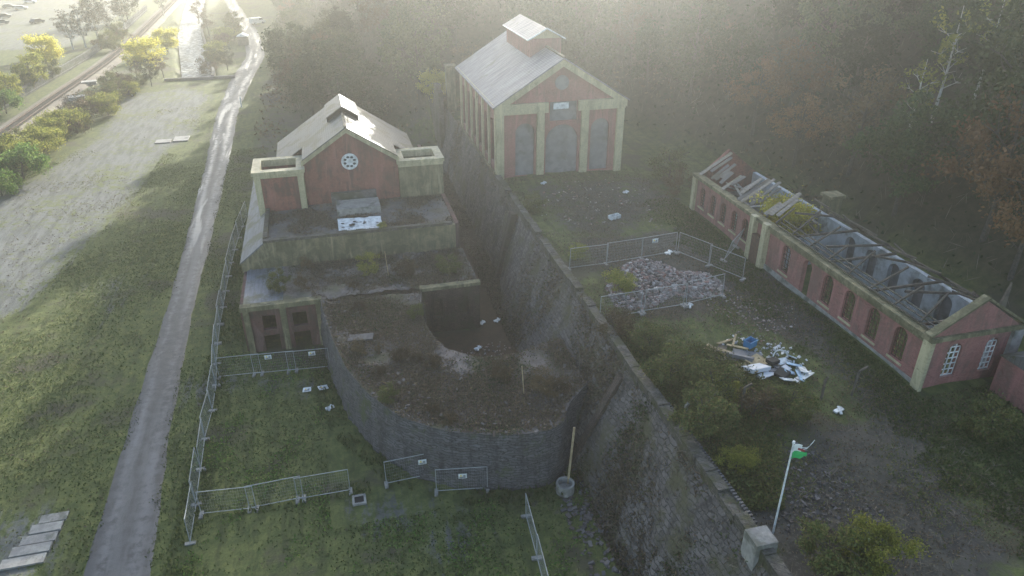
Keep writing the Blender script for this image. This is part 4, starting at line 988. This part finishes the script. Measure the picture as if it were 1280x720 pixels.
# self-sown birches and shrubs on the overgrown roof and platform
for kind, px, py, zg, sc, lab in (
    ('lime', 462, 345, 4.5, .36, 'small yellow leaved sapling on the overgrown roof below the parapet'),
    ('bush', 350, 362, 4.5, .7, 'green shrub at the left end of the overgrown roof'),
    ('bushw', 380, 360, 4.5, .7, 'brown shrub on the overgrown roof above the block windows'),
    ('bushw', 505, 345, 4.5, .8, 'brown shrub in the middle of the overgrown roof'),
    ('bush', 560, 340, 4.5, .8, 'dull green shrub at the right end of the overgrown roof'),
    ('bush', 521, 396, 4.5, .5, 'green shrub on the left rim of the pit'),
    ('bushw', 450, 440, 4.5, .5, 'brown shrub on the left side of the curved platform'),
    ('bush', 486, 500, 4.5, .5, 'mossy green shrub near the outer edge of the curved platform'),
    ('bushw', 680, 490, 4.5, .8, 'brown shrub near the right end of the curved platform'),
    ('bushw', 350, 250, 6.9, .9, 'brown shrub on the flat roof beneath the left tower'),
    ('bushy', 478, 287, 7.0, .35, 'small yellow shrub beside the white sheet on the flat roof'),):
    x, y = at(px, py, zg); K[kind].put('shrub', x, y, zg - .1, sc, rnd.uniform(0, 6.28), lab, 'bush')

def scatter(name, n, bounds, mat, size, height, cond=None, zf=None, upright=0.0, aspect=1.7, patch=None, seed=0):
    g = np.random.default_rng(seed + 100); X = g.uniform(bounds[0], bounds[1], n); Y = g.uniform(bounds[2], bounds[3], n)
    k = np.ones(n, bool)
    if patch: k &= vnoise(X, Y, patch[0], patch[2] if len(patch) > 2 else 9) + g.normal(0, .35, n) > patch[1]
    if cond is not None: k &= cond(X, Y)
    X, Y = X[k], Y[k]; Z = terrain(X, Y) if zf is None else zf(X, Y); Z = Z + np.abs(g.normal(0, 1, len(X))) * height
    v = frustum_ok(X, Y, Z, 80); P = np.stack([X, Y, Z], 1)[v]
    o = quads_mesh(name, leaf_quads(P, size, g, upright, aspect), mat); return tag(o, None, kind='stuff')
tag(scatter('wood_undergrowth', 45000, (-20, 150, 20, 260), M['L_dark'], .3, .25, lambda x, y: (hill_dist(x, y) > .8), seed=1), 'dark bramble and fern undergrowth covering the wooded hillside', 'undergrowth')
tag(scatter('wood_edge_undergrowth', 26000, (-14, 60, 60, 200), M['L_brown'], .30, .4, lambda x, y: (hill_dist(x, y) < 9) & ((y > 100) | (x > 44)) & (terrain(x, y) > -.2) & (x > -12), patch=(6, .0), seed=2), 'brown leaf litter and bramble along the foot of the wood', 'undergrowth')
onroad = lambda x, y: (x > np.interp(y, rY, rL) + .25 + .4 * vnoise(x, y, 1.3, 71)) & (x < np.interp(y, rY, rR) - .25 + .4 * vnoise(x, y, 1.3, 72))
hardf = lambda x, y: poly_mask(x, y, [at(*p) for p in ((-60,420),(-60,270),(60,215),(130,165),(150,122),(232,108),(262,120),(240,170),(205,190),(150,265),(80,330),(20,392))], 2.5)
inplat = lambda x, y: (x > -2.7) & (x < 17) & (y > 35.3) | (x > -9.4) & (x < 17) & (y > 57)
tag(scatter('rough_grass', 330000, (-60, 16, 26, 120), M['L_grass'], .09, .04, lambda x, y: ~onroad(x, y) & ~inplat(x, y) & (hardf(x, y) < .45), upright=.5, patch=(5, -.25), seed=3), 'short rough grass over the lower yard', 'grass')
tag(scatter('dry_grass', 110000, (-60, 16, 26, 150), M['L_moor'], .09, .05, lambda x, y: ~onroad(x, y) & ~inplat(x, y), upright=.6, patch=(4, .75, 15), seed=4), 'tufts of dry yellow grass in the lower yard', 'grass')
tag(scatter('yard_weeds', 60000, (-12, 17, 24, 58), M['L_bright'], .11, .10, lambda x, y: ~inplat(x, y) & (x < 15.5), upright=.3, patch=(1.6, .55, 31), seed=20), 'clumps of fresh green weeds in the lower yard', 'weeds')
tag(scatter('fallen_leaves', 26000, (-50, 17, 24, 110), M['L_weed'], .10, .02, lambda x, y: ~inplat(x, y) & ~onroad(x, y), patch=(3.5, .3, 33), seed=21), 'brown fallen leaves drifted over the lower yard', 'leaves')
outer = lambda x, y: poly_mask(x, y, [(-4,57),(-3.6,50),(-2,44),(1,39),(5,35.5),(10,34),(14,34.5),(14,36.5),(9,36),(5.3,37.4),(2.5,39.6),(0,43.2),(-1.5,49),(-2.2,57)], .6) > .45
tag(scatter('tall_grass', 60000, (-14, 17, 28, 92), M['L_grass'], .13, .16, lambda x, y: ((np.abs(x + 11.4) < .9) | outer(x, y) | ((np.abs(y - 38.4) < .7) & (x < 0) & (x > -11.5)) | (((x < -9.1) & (x > -10.4)) & (y > 56))) & ~((y > 57.7) & (x > -9)), upright=.9, aspect=2.6, patch=(1.8, -.3, 61), seed=30), 'longer grass along the fences and wall foot', 'grass')
tag(scatter('terrace_sprouts', 50000, (18.2, 44, 14, 46), M['L_scrub'], .09, .10, lambda x, y: (x < 34.4) | (y < 30), upright=.3, patch=(2.0, .4, 62), seed=31), 'patchy low green weeds over the bare terrace', 'weeds')
inC = lambda x, y: (poly_mask(x, y, OUT + INN[::-1], .2) > .6)
onroof = lambda x, y: (x > -5) & (x < 11.5) & (y > 57.7) & (y < 65)
deckz = lambda x, y: 4.5 + 0 * x
tag(scatter('platform_weeds', 150000, (-3, 17, 35, 66), M['L_weed'], .09, .09, lambda x, y: inC(x, y) | onroof(x, y), deckz, .25, 2.0, (1.7, -.45), 5), 'dry brown weeds covering the platform and the low roof', 'weeds')
tag(scatter('platform_moss', 60000, (-6, 17, 35, 66), M['L_green'], .09, .09, lambda x, y: inC(x, y) | onroof(x, y), deckz, .1, 1.6, (2.3, .55, 17), 6), 'green moss and creeping plants on the platform', 'weeds')
tag(scatter('roof_weeds', 30000, (-6.5, 11, 65.6, 73.5), M['L_weed'], .10, .08, None, lambda x, y: 7.0 + 0 * x, .2, 2.0, (1.4, .1), 7), 'low brown weeds on the flat roof', 'weeds')
tag(scatter('wall_plants', 90000, (13.6, 17.9, 14, 100), M['L_weed'], .12, .12, None, lambda x, y: np.clip((x - 14) / 3.6 * 7.6, 0, 7.6) * (y < 60) + np.clip((x - 16) / 1.6 * 7.6, 0, 7.6) * (y >= 60), .1, 1.8, (2.4, .15), 8), 'brown creepers clinging to the battered wall', 'creepers')
tag(scatter('wall_moss', 50000, (13.6, 18.1, 12, 60), M['L_green'], .10, .12, None, lambda x, y: np.clip((x - 14) / 3.6 * 7.6, 0, 7.6), .1, 1.8, (2.8, .6, 19), 9), 'green plants on the near part of the battered wall', 'creepers')
tag(scatter('terrace_scrub', 120000, (18.0, 27, 22, 48), M['L_scrub'], .09, .28, lambda x, y: poly_mask(x, y, [(18.2,24),(20.5,23.5),(22.5,27),(26,32),(25,37),(22.5,42),(18.2,46)], 1.2) > .5, upright=.2, patch=(2.2, -.35), seed=10), 'tangled green scrub behind the wall top', 'scrub')
tag(scatter('terrace_weeds', 120000, (18, 46, 14, 76), M['L_weed'], .08, .05, lambda x, y: (x < 34.6) | (y < 30) , upright=.3, patch=(2.4, -.25, 23), seed=11), 'brown weeds over the terrace ground', 'weeds')
tag(scatter('terrace_grass', 110000, (28, 46, 14, 66), M['L_grass'], .10, .08, lambda x, y: ((x < 34.5) & (x > 30.4 + .6 * np.sin(y) + .5 * np.sin(2.7 * y))) | ((y < 30) & (x > 33.5 + 1.6 * vnoise(x, y, 2.2, 44))), upright=.5, patch=(3, -.5, 25), seed=12), 'green grass strip along the long ruined building', 'grass')
M['deckstone'] = m_leaf('dark broken stone', [(.06,.055,.055), (.11,.10,.10), (.17,.155,.15), (.09,.07,.06)], 0, .9)
tag(scatter('platform_stems', 9000, (-6, 17, 35, 66), M['twig'], .028, .18, lambda x, y: inC(x, y) | onroof(x, y), deckz, .25, 20, (1.9, -.1, 51), 22), 'pale dead bramble stems over the platform', 'weeds')
tag(scatter('roof_stems', 3000, (-6.5, 11, 65.6, 74), M['twig'], .026, .15, None, lambda x, y: 7.0 + 0 * x, .25, 20, (1.9, .0, 52), 23), 'pale dead stems on the flat roof', 'weeds')
tag(scatter('terrace_stems', 9000, (18, 36, 18, 72), M['twig'], .028, .2, lambda x, y: x < 34, None, .3, 20, (2.2, .1, 53), 24), 'pale dead stems in the terrace scrub', 'weeds')
tag(scatter('wall_stems', 5000, (13.7, 17.7, 16, 90), M['twig'], .03, .15, None, lambda x, y: np.clip((x - face_x(y, 0)) / (17.6 - face_x(y, 0)) * 7.6, 0, 7.6), 0, 22, (2.0, .0, 54), 25), 'pale dead stems hanging on the battered wall', 'creepers')
tag(scatter('wood_stems', 22000, (-20, 110, 20, 190), M['twig'], .045, 1.2, lambda x, y: hill_dist(x, y) > 1, None, .6, 30, None, 26), 'pale bare stems of saplings and undergrowth in the wood', 'undergrowth')
g_ = np.random.default_rng(77); q_ = random.Random(77); mb = MB()
for _ in range(420):                                        # loose stones on the platform, thicker along its outer lip
    if q_.random() < .3:
        i = q_.randrange(nO); t_ = abs(q_.gauss(0, .14)); x, y = O_[i] * (1 - t_) + I_[i] * t_
    else:
        x, y = q_.uniform(-2, 16), q_.uniform(36, 65)
        if not (inC(np.array([x]), np.array([y]))[0] or (-5 < x < 11.4 and 57.7 < y < 64.9)): continue
    s_ = q_.uniform(.08, .34); pz = Vector((x, y, 4.5 + .05)); dv = Vector((q_.gauss(0,1), q_.gauss(0,1), q_.gauss(0,.4))).normalized() * s_
    mb.bar(pz - dv * .5, pz + dv * .5, s_ * q_.uniform(.4, .8), s_ * q_.uniform(.3, .6))
M['stones2'] = m_leaf('weathered stones', [(.09,.08,.075), (.14,.125,.12), (.19,.17,.16), (.12,.085,.07)], 0, .9)
tag(mb.build('loose_stones', M['stones2']), 'loose grey stones strewn over the curved platform and its edge', 'stones', kind='stuff')
# rubble heap inside the fence, stones by the flag pole
def stones(name, n, cx, cy, rx_, ry_, hgt, smin, smax, mat, label, seed):
    g = np.random.default_rng(seed); mb = MB(); q = random.Random(seed)
    for _ in range(n):
        a, r_ = q.uniform(0, 6.283), math.sqrt(q.random()); k_ = 1 + .22 * math.sin(3 * a + seed) + .12 * math.sin(5 * a); x, y = cx + rx_ * r_ * k_ * math.cos(a), cy + ry_ * r_ * k_ * math.sin(a)
        zc = tz(x, y) + hgt * max(0, 1 - r_ * r_) * q.uniform(.4, 1.0); s = q.uniform(smin, smax)
        p = Vector((x, y, zc)); dv = Vector((q.gauss(0,1), q.gauss(0,1), q.gauss(0,.5))).normalized() * s; mb.bar(p - dv * .5, p + dv * .5, s * q.uniform(.35, .8), s * q.uniform(.3, .6))
    return tag(mb.build(name, mat), label, 'rubble', kind='stuff')
stones('rubble_heap', 2400, 24.9, 48.2, 4.9, 3.3, .55, .08, .36, M['rubble'], 'heap of grey and pink brick rubble inside the fenced square', 3)
stones('stone_scatter', 700, 22.2, 25.0, 3.4, 3.8, .05, .05, .22, M['deckstone'], 'pale broken stones strewn beside the flag pole', 4)
stones('yard_debris', 200, 26, 67, 7, 7, .05, .06, .28, M['rubble'], 'scattered debris on the ground before the tall house', 5)
stones('pit_debris', 260, 11.5, 50.5, 4, 4.2, .05, .08, .24, M['rubble'], 'scattered debris in the bottom of the pit', 6)
stones('wall_foot_rubble', 500, 13.4, 32, 1.6, 12, .05, .1, .4, M['deckstone'], 'dark fallen stones along the foot of the retaining wall', 9)
stones('litter_scatter', 150, 26.6, 36.6, 3.4, 2.6, .05, .06, .3, M['litter'], 'small pale litter scattered round the scrap heaps', 10)
stones('track_debris', 260, 29.5, 42, 3, 4, .05, .06, .2, M['rubble'], 'loose stones along the dark track by the long ruin', 8)

# ------------------------------------------------------------------ flag pole, posts, poles
fp = empty('flag_pole', (19.1, 22.3, 7.3), 'white flag pole standing by the toothed wall edge', 'flag pole')
MB().tube((19.1,22.3,7.2), (19.1,22.3,12.9), .055, .04, 10).build('pole', M['white'], fp)
MB().tube((19.1,22.3,12.9), (19.1,22.3,13.02), .075, .06, 10).build('cap', M['white'], fp)
def cloth(name, rows, mat, par):
    me = bpy.data.meshes.new(name); V = []; F = []; n = len(rows[0])
    for r_ in rows: V += r_
    for i in range(len(rows) - 1):
        for j in range(n - 1): F.append((i*n+j, i*n+j+1, (i+1)*n+j+1, (i+1)*n+j))
    me.from_pydata(V, [], F); o = link(name, me, mat, par); sm = o.modifiers.new('thickness', 'SOLIDIFY'); sm.thickness = .012; return o
fl = empty('tattered_flag', (19.15, 22.28, 12.8), 'tattered white and green flag with a scrap of red on the white pole', 'flag')
M['fwhite'] = m_plain('flag white', (.75,.77,.76), .8); M['fgreen'] = m_plain('flag green', (.03,.42,.12), .8); M['fred'] = m_plain('flag red', (.30,.05,.05), .8)
wv = lambda x: .10 * math.sin(x * 7)
cloth('white_half', [[(x, wv(x) , zt - .18 * x) for zt in (-.02, -.2, -.42)] for x in (0, .15, .3, .45)], M['fwhite'], fl)
cloth('green_half', [[(x, wv(x), -.42 - .15 * x - zt * (1 - .5 * (x > .5))) for zt in (0, .2, .42)] for x in (0, .15, .3, .45, .6, .72)], M['fgreen'], fl)
cloth('red_scrap', [[(x, wv(x) - .03, -.22 - .2 * x - zt) for zt in (0, .12)] for x in (.3, .42, .55)], M['fred'], fl)
for k, z0 in enumerate((-.12, -.25, -.36)): cloth('torn_strip', [[(x, wv(x), z0 - (x - .45) * (.1 - .3 * k) ), (x, wv(x), z0 - .03 - (x - .45) * (.1 - .3 * k))] for x in (.45, .65, .85, 1.05 + .05 * k)], M['fwhite'] if k else M['bark'], fl)

def post(name, x, y, h, lean, w, mat, label, z0=None):
    z = tz(x, y) if z0 is None else z0; b = MB(); b.bar((x, y, z - .2), (x + lean[0], y + lean[1], z + h), w); b.bar((x + lean[0], y + lean[1], z + h), (x + lean[0] * 1.5 + .3 * (h > 1.6), y + lean[1] * 1.5 - .2, z + h + .35), w * .9)
    tag(b.build(name, mat), label, 'post')
post('fence_post', 18.7, 31.3, 1.2, (0, 0), .18, M['concrete'], 'short pale post beside the wall top')
post('fence_post', 22.4, 31.2, 1.9, (.05, .1), .13, M['timber'], 'grey cranked fence post below the scrap heaps')
post('fence_post', 28.2, 31.4, 1.5, (0, .05), .12, M['timber'], 'thin grey fence post right of the white scrap heap')
post('fence_post', 30.2, 31.2, 1.7, (.35, .2), .12, M['timber'], 'bent grey fence post beside the dark track')
tag(MB().bar((12.9, 35.15, .3), (13.3, 35.5, 4.7), .12).build('plank', M['wood']), 'long pale plank leaning against the right end of the curved wall', 'plank')
b = MB()
for k in range(16):
    a0, a1 = 2 * math.pi * k / 16, 2 * math.pi * (k + 1) / 16
    b.prism([(12.6 + r_ * math.cos(a), 34.8 + r_ * math.sin(a)) for r_, a in ((.62, a0), (.62, a1), (.48, a1), (.48, a0))], 'z', 0, .75)
b.prism([(12.6 + .5 * math.cos(k * math.pi / 8), 34.8 + .5 * math.sin(k * math.pi / 8)) for k in range(16)], 'z', .0, .3)
tag(b.build('round_drain', M['concrete']), 'round concrete drain ring at the foot of the leaning plank', 'drain')
b = MB(); b.box(-1.25, -.35, 36.9, 37.05, 0, .14).box(-1.25, -.35, 37.65, 37.8, 0, .14).box(-1.25, -1.1, 37.05, 37.65, 0, .14).box(-.5, -.35, 37.05, 37.65, 0, .14); dr = b.build('open_gully', M['concrete']); tag(dr, 'square concrete gully open in the lower grass', 'gully')
MB().box(-1.1, -.5, 37.05, 37.65, .0, .075).build('dark_hole', M['dark'], dr)
for (x, y, h, lab) in ((3.9, 60.6, 2.6, 'thin bare pole standing on the overgrown roof'), (6.05, 51.9, 1.9, 'thin bare pole on the left rim of the pit'), (11.2, 40.2, 2.3, 'thin pale pole standing near the front of the pit'), (15.6, 41.0, 2.6, 'dark cranked pipe rising beside the buttress')):
    tag(MB().tube((x, y, 4.2), (x - .15, y + .1, 4.4 + h), .05, .035, 6).build('thin_pole', M['wood'] if 'pale' in lab or 'roof' in lab else M['timber']), lab, 'pole')
b = MB(); g = random.Random(3)
sheet = [[( -.05 + 4.15 * i / 8, 66.0 + 2.4 * j / 5 - .25 * i / 8 + g.uniform(-.12, .12), 7.12 + g.uniform(0, .12) + .2 * (j / 5)) for j in range(6)] for i in range(9)]
ws_ = cloth('white_sheet', sheet, M['white'], None); tag(ws_, 'crumpled white sheet lying on the flat roof behind the parapet', 'sheet')
b = MB()
for _ in range(14):
    x, y = g.uniform(.3, 3.8), g.uniform(66.2, 68.0); r_ = g.uniform(.08, .2); b.prism([(x + r_ * math.cos(k) , y + r_ * .7 * math.sin(k)) for k in range(6)], 'z', 7.36, 7.39)
b.build('dark_stain', M['dark'], ws_)
for (x0, x1, y0, y1, z0, z1, lab) in ((-27.3,-25.0,126.3,128.2,.02,.14,'pale square concrete slab in the yard, left one of two'), (-24.6,-22.3,126.6,129.4,.02,.16,'pale concrete slab in the yard beside the lane, right one of two')):
    tag(MB().box(x0, x1, y0, y1, z0, z1).build('concrete_slab', M['concrete']), lab, 'slab')
b = MB()
for k in range(5): b.box(-21.8 + .3 * k, -19.4 + .1 * k, 36.8 + k * .85, 37.55 + k * .85, 0, .14 + .04 * (k % 2))
tag(b.build('broken_foundation', M['concrete']), 'cracked grey concrete foundation in the grass at the bottom left', 'foundation')

# ------------------------------------------------------------------ fly-tipped junk
def slab(name, px, py, z, w, l, t, ang, tilt, mat, label, cat):
    x, y = at(px, py, z); o = bpy.data.objects.new(name, None)
    b = MB(); b.box(-w/2, w/2, -l/2, l/2, 0, t)
    if w > .7 and l > .7: b.box(-w/2 - .03, -w/2 - .001, -l/2, l/2, -.02, t + .02).box(w/2 + .001, w/2 + .03, -l/2, l/2, -.02, t + .02)
    me = bpy.data.meshes.new(name); me.from_pydata(b.v, [], b.f); ob = link(name, me, mat); ob.location = (x, y, tz(x, y) + .12 + max(0, z - 7.3)); ob.rotation_euler = (tilt[0], tilt[1], ang); return tag(ob, label, cat)
M['blue'] = m_plain('blue plastic', (.05,.22,.42), .5); M['ply'] = m_noise('plywood', (.50,.40,.24), (.36,.27,.15), 2.0); M['scrapblue'] = m_plain('pale blue panel', (.45,.60,.75), .4)
slab('plywood_sheet', 947, 450, 7.35, 1.5, 1.1, .03, .5, (.15,.1), M['ply'], 'bright tan plywood sheet on top of the scrap timber', 'board')
slab('plywood_sheet', 928, 458, 7.3, 1.3, .9, .03, .2, (-.1,.1), M['wood'], 'duller tan board under the bright plywood sheet', 'board')
slab('board', 903, 432, 7.3, 2.2, .6, .05, .9, (.1,.2), M['timber'], 'dark grey board at the left end of the scrap timber', 'board')
slab('board', 915, 440, 7.3, 2.0, .3, .05, -.6, (0,.15), M['wood'], 'narrow pale plank lying across the scrap timber', 'board')
slab('board', 908, 425, 7.3, 1.8, .18, .05, .3, (0,.1), M['wood'], 'thin pale lath sticking out of the back of the scrap timber', 'board')
slab('board', 922, 432, 7.4, 1.6, .2, .05, -1.0, (.1,-.2), M['ply'], 'thin tan lath crossing behind the dark board', 'board')
slab('old_door', 935, 442, 7.3, 1.9, .8, .05, -.4, (.1,.1), M['block'], 'grey door leaf lying beneath the blue crate', 'door')
x, y = at(938, 428, 7.6); cr = empty('blue_crate', (x, y, tz(x, y) + .2), 'blue plastic crate on the scrap timber', 'crate', None, .4)
def loc(mb, name, m, par): me = bpy.data.meshes.new(name); me.from_pydata(mb.v, [], mb.f); return link(name, me, m, par)
loc(MB().box(-.4,.4,-.28,-.25,0,.5).box(-.4,.4,.25,.28,0,.5).box(-.4,-.37,-.249,.249,0,.5).box(.37,.4,-.249,.249,0,.5).box(-.369,.369,-.249,.249,0,.03), 'body', M['blue'], cr)
loc(MB().box(-.44,.44,-.32,-.281,.44,.52).box(-.44,.44,.281,.32,.44,.52), 'rim', M['blue'], cr)
for k, (px, py, w, l, a, tl, m, lab) in enumerate((
    (978,452,1.1,.5,.3,(.4,.2),'white','white panel at the left end of the white scrap heap'), (990,448,.7,.6,.9,(.2,.6),'white','small white panel at the back of the white scrap heap'),
    (1003,462,1.6,.5,1.1,(.1,.3),'white','long white panel at the right of the white scrap heap'), (1000,470,1.4,.35,1.2,(.3,.1),'scrapblue','pale blue strip in front of the long white panel'),
    (988,466,1.2,.3,.2,(.3,.5),'scrapblue','short pale blue strip in the middle of the white scrap heap'), (983,460,.6,.5,.5,(.2,.2),'litter','grey square piece in the middle of the white scrap heap'),
    (996,476,1.0,.4,.9,(.2,.4),'white','white panel nearest the camera in the white scrap heap'), (968,462,.9,.3,.0,(.1,.1),'block','grey strip between the two scrap heaps'), (957,468,1.4,.5,.3,(.05,.05),'litter','flattened grey sheet between the two scrap heaps'))):
    slab('scrap_sheet', px, py, 7.35, w, l, .06, a, tl, M[m], lab, 'scrap')
jg = random.Random(21)
for k, (nm, px, py, w, l, m, lab, cat) in enumerate((
    ('board', 897, 438, 1.9, .7, 'wood', 'weathered brown board at the far left of the scrap timber', 'board'),
    ('board', 910, 448, 1.6, .5, 'timber', 'dark broken board in front of the scrap timber', 'board'),
    ('board', 918, 424, 1.7, .15, 'wood', 'thin brown lath lying behind the blue crate', 'board'),
    ('carpet_roll', 925, 447, 1.8, .5, 'block', 'rolled grey carpet in the middle of the scrap timber', 'carpet'),
    ('mattress', 945, 462, 1.7, 1.0, 'litter', 'dirty pale mattress in front of the plywood sheet', 'mattress'),
    ('board', 933, 464, 1.5, .35, 'wood', 'tan broken plank nearest the camera in the scrap timber', 'board'),
    ('scrap_sheet', 972, 457, 1.0, .7, 'block', 'grey sheet under the left end of the white scrap heap', 'scrap'),
    ('scrap_sheet', 1006, 470, 1.2, .6, 'white', 'white sheet at the right front of the white scrap heap', 'scrap'),
    ('scrap_sheet', 985, 474, 1.0, .5, 'white', 'white sheet at the left front of the white scrap heap', 'scrap'),
    ('scrap_sheet', 993, 457, 1.1, .4, 'scrapblue', 'pale blue board at the back of the white scrap heap', 'scrap'),
    ('black_bag', 978, 468, .8, .7, 'black', 'black rubbish bag in the middle of the white scrap heap', 'bag'),
    ('black_bag', 966, 452, .7, .6, 'black', 'black rubbish bag at the back left of the white scrap heap', 'bag'))):
    slab(nm, px, py, 7.3 + .1 * (k % 3), w, l, .25 if nm in ('black_bag', 'carpet_roll', 'mattress') else .05, jg.uniform(-1.5, 1.5), (jg.uniform(-.3, .3), jg.uniform(-.3, .3)), M[m], lab, cat)
cur = MB(); x, y = at(976, 447, 7.4); pts = [(x + .55 * math.cos(t * .45), y + .4 * math.sin(t * .45), tz(x, y) + .25 + .3 * math.sin(t * .5)) for t in range(12)]
for p, q in zip(pts[:-1], pts[1:]): cur.bar(p, q, .07)
tag(cur.build('bent_tube', M['white']), 'looped white tube sticking up from the white scrap heap', 'tube')
x, y = at(768, 271, 7.3); bt = empty('white_tub', (x, y, tz(x, y)), 'white tub lying on the ground before the tall house', 'tub', None, .3)
loc(MB().box(-.6,.6,-.3,-.25,0,.35).box(-.6,.6,.25,.3,0,.35).box(-.6,-.55,-.249,.249,0,.35).box(.55,.6,-.249,.249,0,.35).box(-.549,.549,-.249,.249,.02,.06), 'basin', M['white'], bt)
for k, (px, py, zg, lab) in enumerate(((783,240,7.3,'white scrap by the right pilaster of the tall house'), (680,230,7.3,'white scrap before the archway of the tall house'), (413,512,0,'white scrap on the grass beside the curved wall'), (598,437,0,'white scrap in the pit near its front rim'), (622,402,0,'white scrap at the back right of the pit'), (603,405,0,'white scrap at the back of the pit'), (578,392,0,'white scrap at the back left of the pit'), (1050,512,7.3,'white scrap on the dark track'), (862,382,7.3,'pale block under the front fence of the rubble heap'), (835,330,7.3,'white scrap on top of the rubble heap'))):
    x, y = at(px, py, zg); z0 = tz(x, y) + (1.0 if 'top of' in lab else 0); b = MB(); b.bar((x - .35, y, z0 + .1), (x + .3, y + .15, z0 + .15), .28, .1); b.bar((x - .1, y - .3, z0 + .12), (x + .1, y + .3, z0 + .22), .16, .08)
    tag(b.build('scrap', M['white']), lab, 'scrap')
b = MB()
tag(MB().bar((-.3, 50.4, 4.6), (1.6, 50.0, 4.75), .9, .12).build('stone_slab', M['stone']), 'flat grey stone slab lying on the left of the curved platform', 'slab')

# ------------------------------------------------------------------ vehicles and small things up the valley
def car(name, x, y, ang, paint, label, cat='car', group=None, s=1.0, van=False, z=0.0):
    r = empty(name, (x, y, z), label, cat, group, ang); r.scale = (s, s, s)
    side = [(-2.1,.35),(2.1,.35),(2.15,.75),(1.2,.92),(.55,1.42),(-1.2,1.45),(-1.9,.95),(-2.15,.85)] if not van else [(-2.4,.4),(2.4,.4),(2.45,1.0),(1.9,1.25),(1.3,1.95),(-2.4,2.0)]
    loc(MB().prism(side, 'y', -.86, .86), 'body', paint, r)
    gl = [(1.05,.98),(.5,1.36),(-1.1,1.38),(-1.7,.98)] if not van else [(1.75,1.3),(1.3,1.8),(.3,1.8),(.3,1.3)]
    loc(MB().prism(gl, 'y', -.875, .875), 'side_glass', M['glass'], r)
    loc(MB().poly([(1.19,-.72,.95),(1.19,.72,.95),(.58,.66,1.42),(.58,-.66,1.42)]) if not van else MB().poly([(1.91,-.75,1.27),(1.91,.75,1.27),(1.34,.7,1.92),(1.34,-.7,1.92)]), 'windscreen', M['glass'], r)
    for wx in (-1.35, 1.35):
        for wy in (-.86, .86):
            w = loc(MB().tube((wx, wy - .1, .33), (wx, wy + .1, .33), .33, .33, 14), 'wheel', M['black'], r); loc(MB().tube((wx, wy - .105, .33), (wx, wy + .105, .33), .19, .19, 10), 'rim', M['galv'], w)
    return r
P_ = {k: m_plain(k + ' car paint', c, .3) for k, c in dict(white=(.7,.7,.7), grey=(.16,.17,.18), dark=(.03,.035,.045), red=(.3,.03,.03), silver=(.42,.43,.45)).items()}
for px, py, a, c, lab in ((6,22,.2,'dark','dark car parked nearest the left edge of the car park'), (27,12,.15,'silver','silver car parked farthest in the car park corner'), (12,10,.15,'grey','grey car parked at the top left corner'), (47,29,1.0,'dark','dark car standing apart on the car park road'), (38,4,.1,'white','white car at the top edge of the car park'), (2,30,.6,'grey','grey car cut by the left edge')):
    x, y = at(px, py); car('parked_car', x, y, a, P_[c], lab, group='cars in the far car park')
x, y = at(157, 120); car('parked_car', x, y, .1, P_['dark'], 'dark car parked at the far end of the yard below the golden willow')
x, y = at(322, 30); car('parked_van', x, y, .6, P_['white'], 'small white van parked right of the lane at the top', 'van', None, 1.0, True, tz(x, y))
x, y = at(305, 56); hut = empty('dark_hut', (x, y, tz(x, y)), 'small dark shed with a white roof edge left of the lane bend', 'shed')
loc(MB().box(-1.3,1.3,-1.5,1.5,0,2.3), 'wall', M['timber'], hut); loc(MB().prism([(-1.5,2.31),(1.5,2.31),(0,3.0)], 'y', -1.7, 1.7), 'roof', M['white'], hut)
x, y = at(302, 134); tag(MB().bar((x, y, 0), (x, y, 1.9), .22).build('white_post', M['white']), 'white marker post beside the lane', 'post')
for px, py, lab in ((112, 105, 'pale concrete trackside cabinet, farther one'), (96, 124, 'pale concrete trackside cabinet, nearer one')):
    x, y = at(px, py); c_ = empty('trackside_cabinet', (x, y, 0), lab, 'cabinet', None, .2); loc(MB().box(-1.4,1.4,-.9,.9,0,.5), 'case', M['concrete'], c_); loc(MB().box(-1.5,1.5,-1,1,.501,.62), 'lid', M['concrete'], c_)
# palisade fence beyond the track
pf = empty('palisade_fence', (-57, 170, 0), 'long pale steel palisade fence between the railway and the car park trees', 'fence')
b = MB(); c = [MB(), MB()]; pyy = np.arange(120, 300, .5); pxx = np.interp(pyy, [120, 155, 179, 206, 250, 300], [-60.5, -58.6, -56.9, -55.1, -55.3, -57])
for x, y in zip(pxx, pyy): b.box(x - .03, x + .03, y - .06, y + .06, 0, 2.1)
for i in range(len(pyy) - 1):
    for ci, z0 in enumerate((.5, 1.9)): c[ci].bar((pxx[i] + .06, pyy[i], z0), (pxx[i+1] + .06, pyy[i+1], z0), .06)
tag(b.build('pales', M['block'], pf), None, kind='stuff'); [k_.build('rail', M['block'], pf) for k_ in c]

# ------------------------------------------------------------------ air
hm = bpy.data.materials.new('haze air'); hm.use_nodes = True; hn = hm.node_tree; hn.nodes.clear()
ho = hn.nodes.new('ShaderNodeOutputMaterial'); pv = hn.nodes.new('ShaderNodeVolumePrincipled')
pv.inputs['Color'].default_value = (.93, .95, .92, 1); pv.inputs['Density'].default_value = HAZE_DENSITY; pv.inputs['Anisotropy'].default_value = HAZE_ANISO
hn.links.new(pv.outputs[0], ho.inputs['Volume'])
tag(MB().box(-430, 430, -130, 530, -4.5, 165).build('haze', hm), None, kind='stuff')
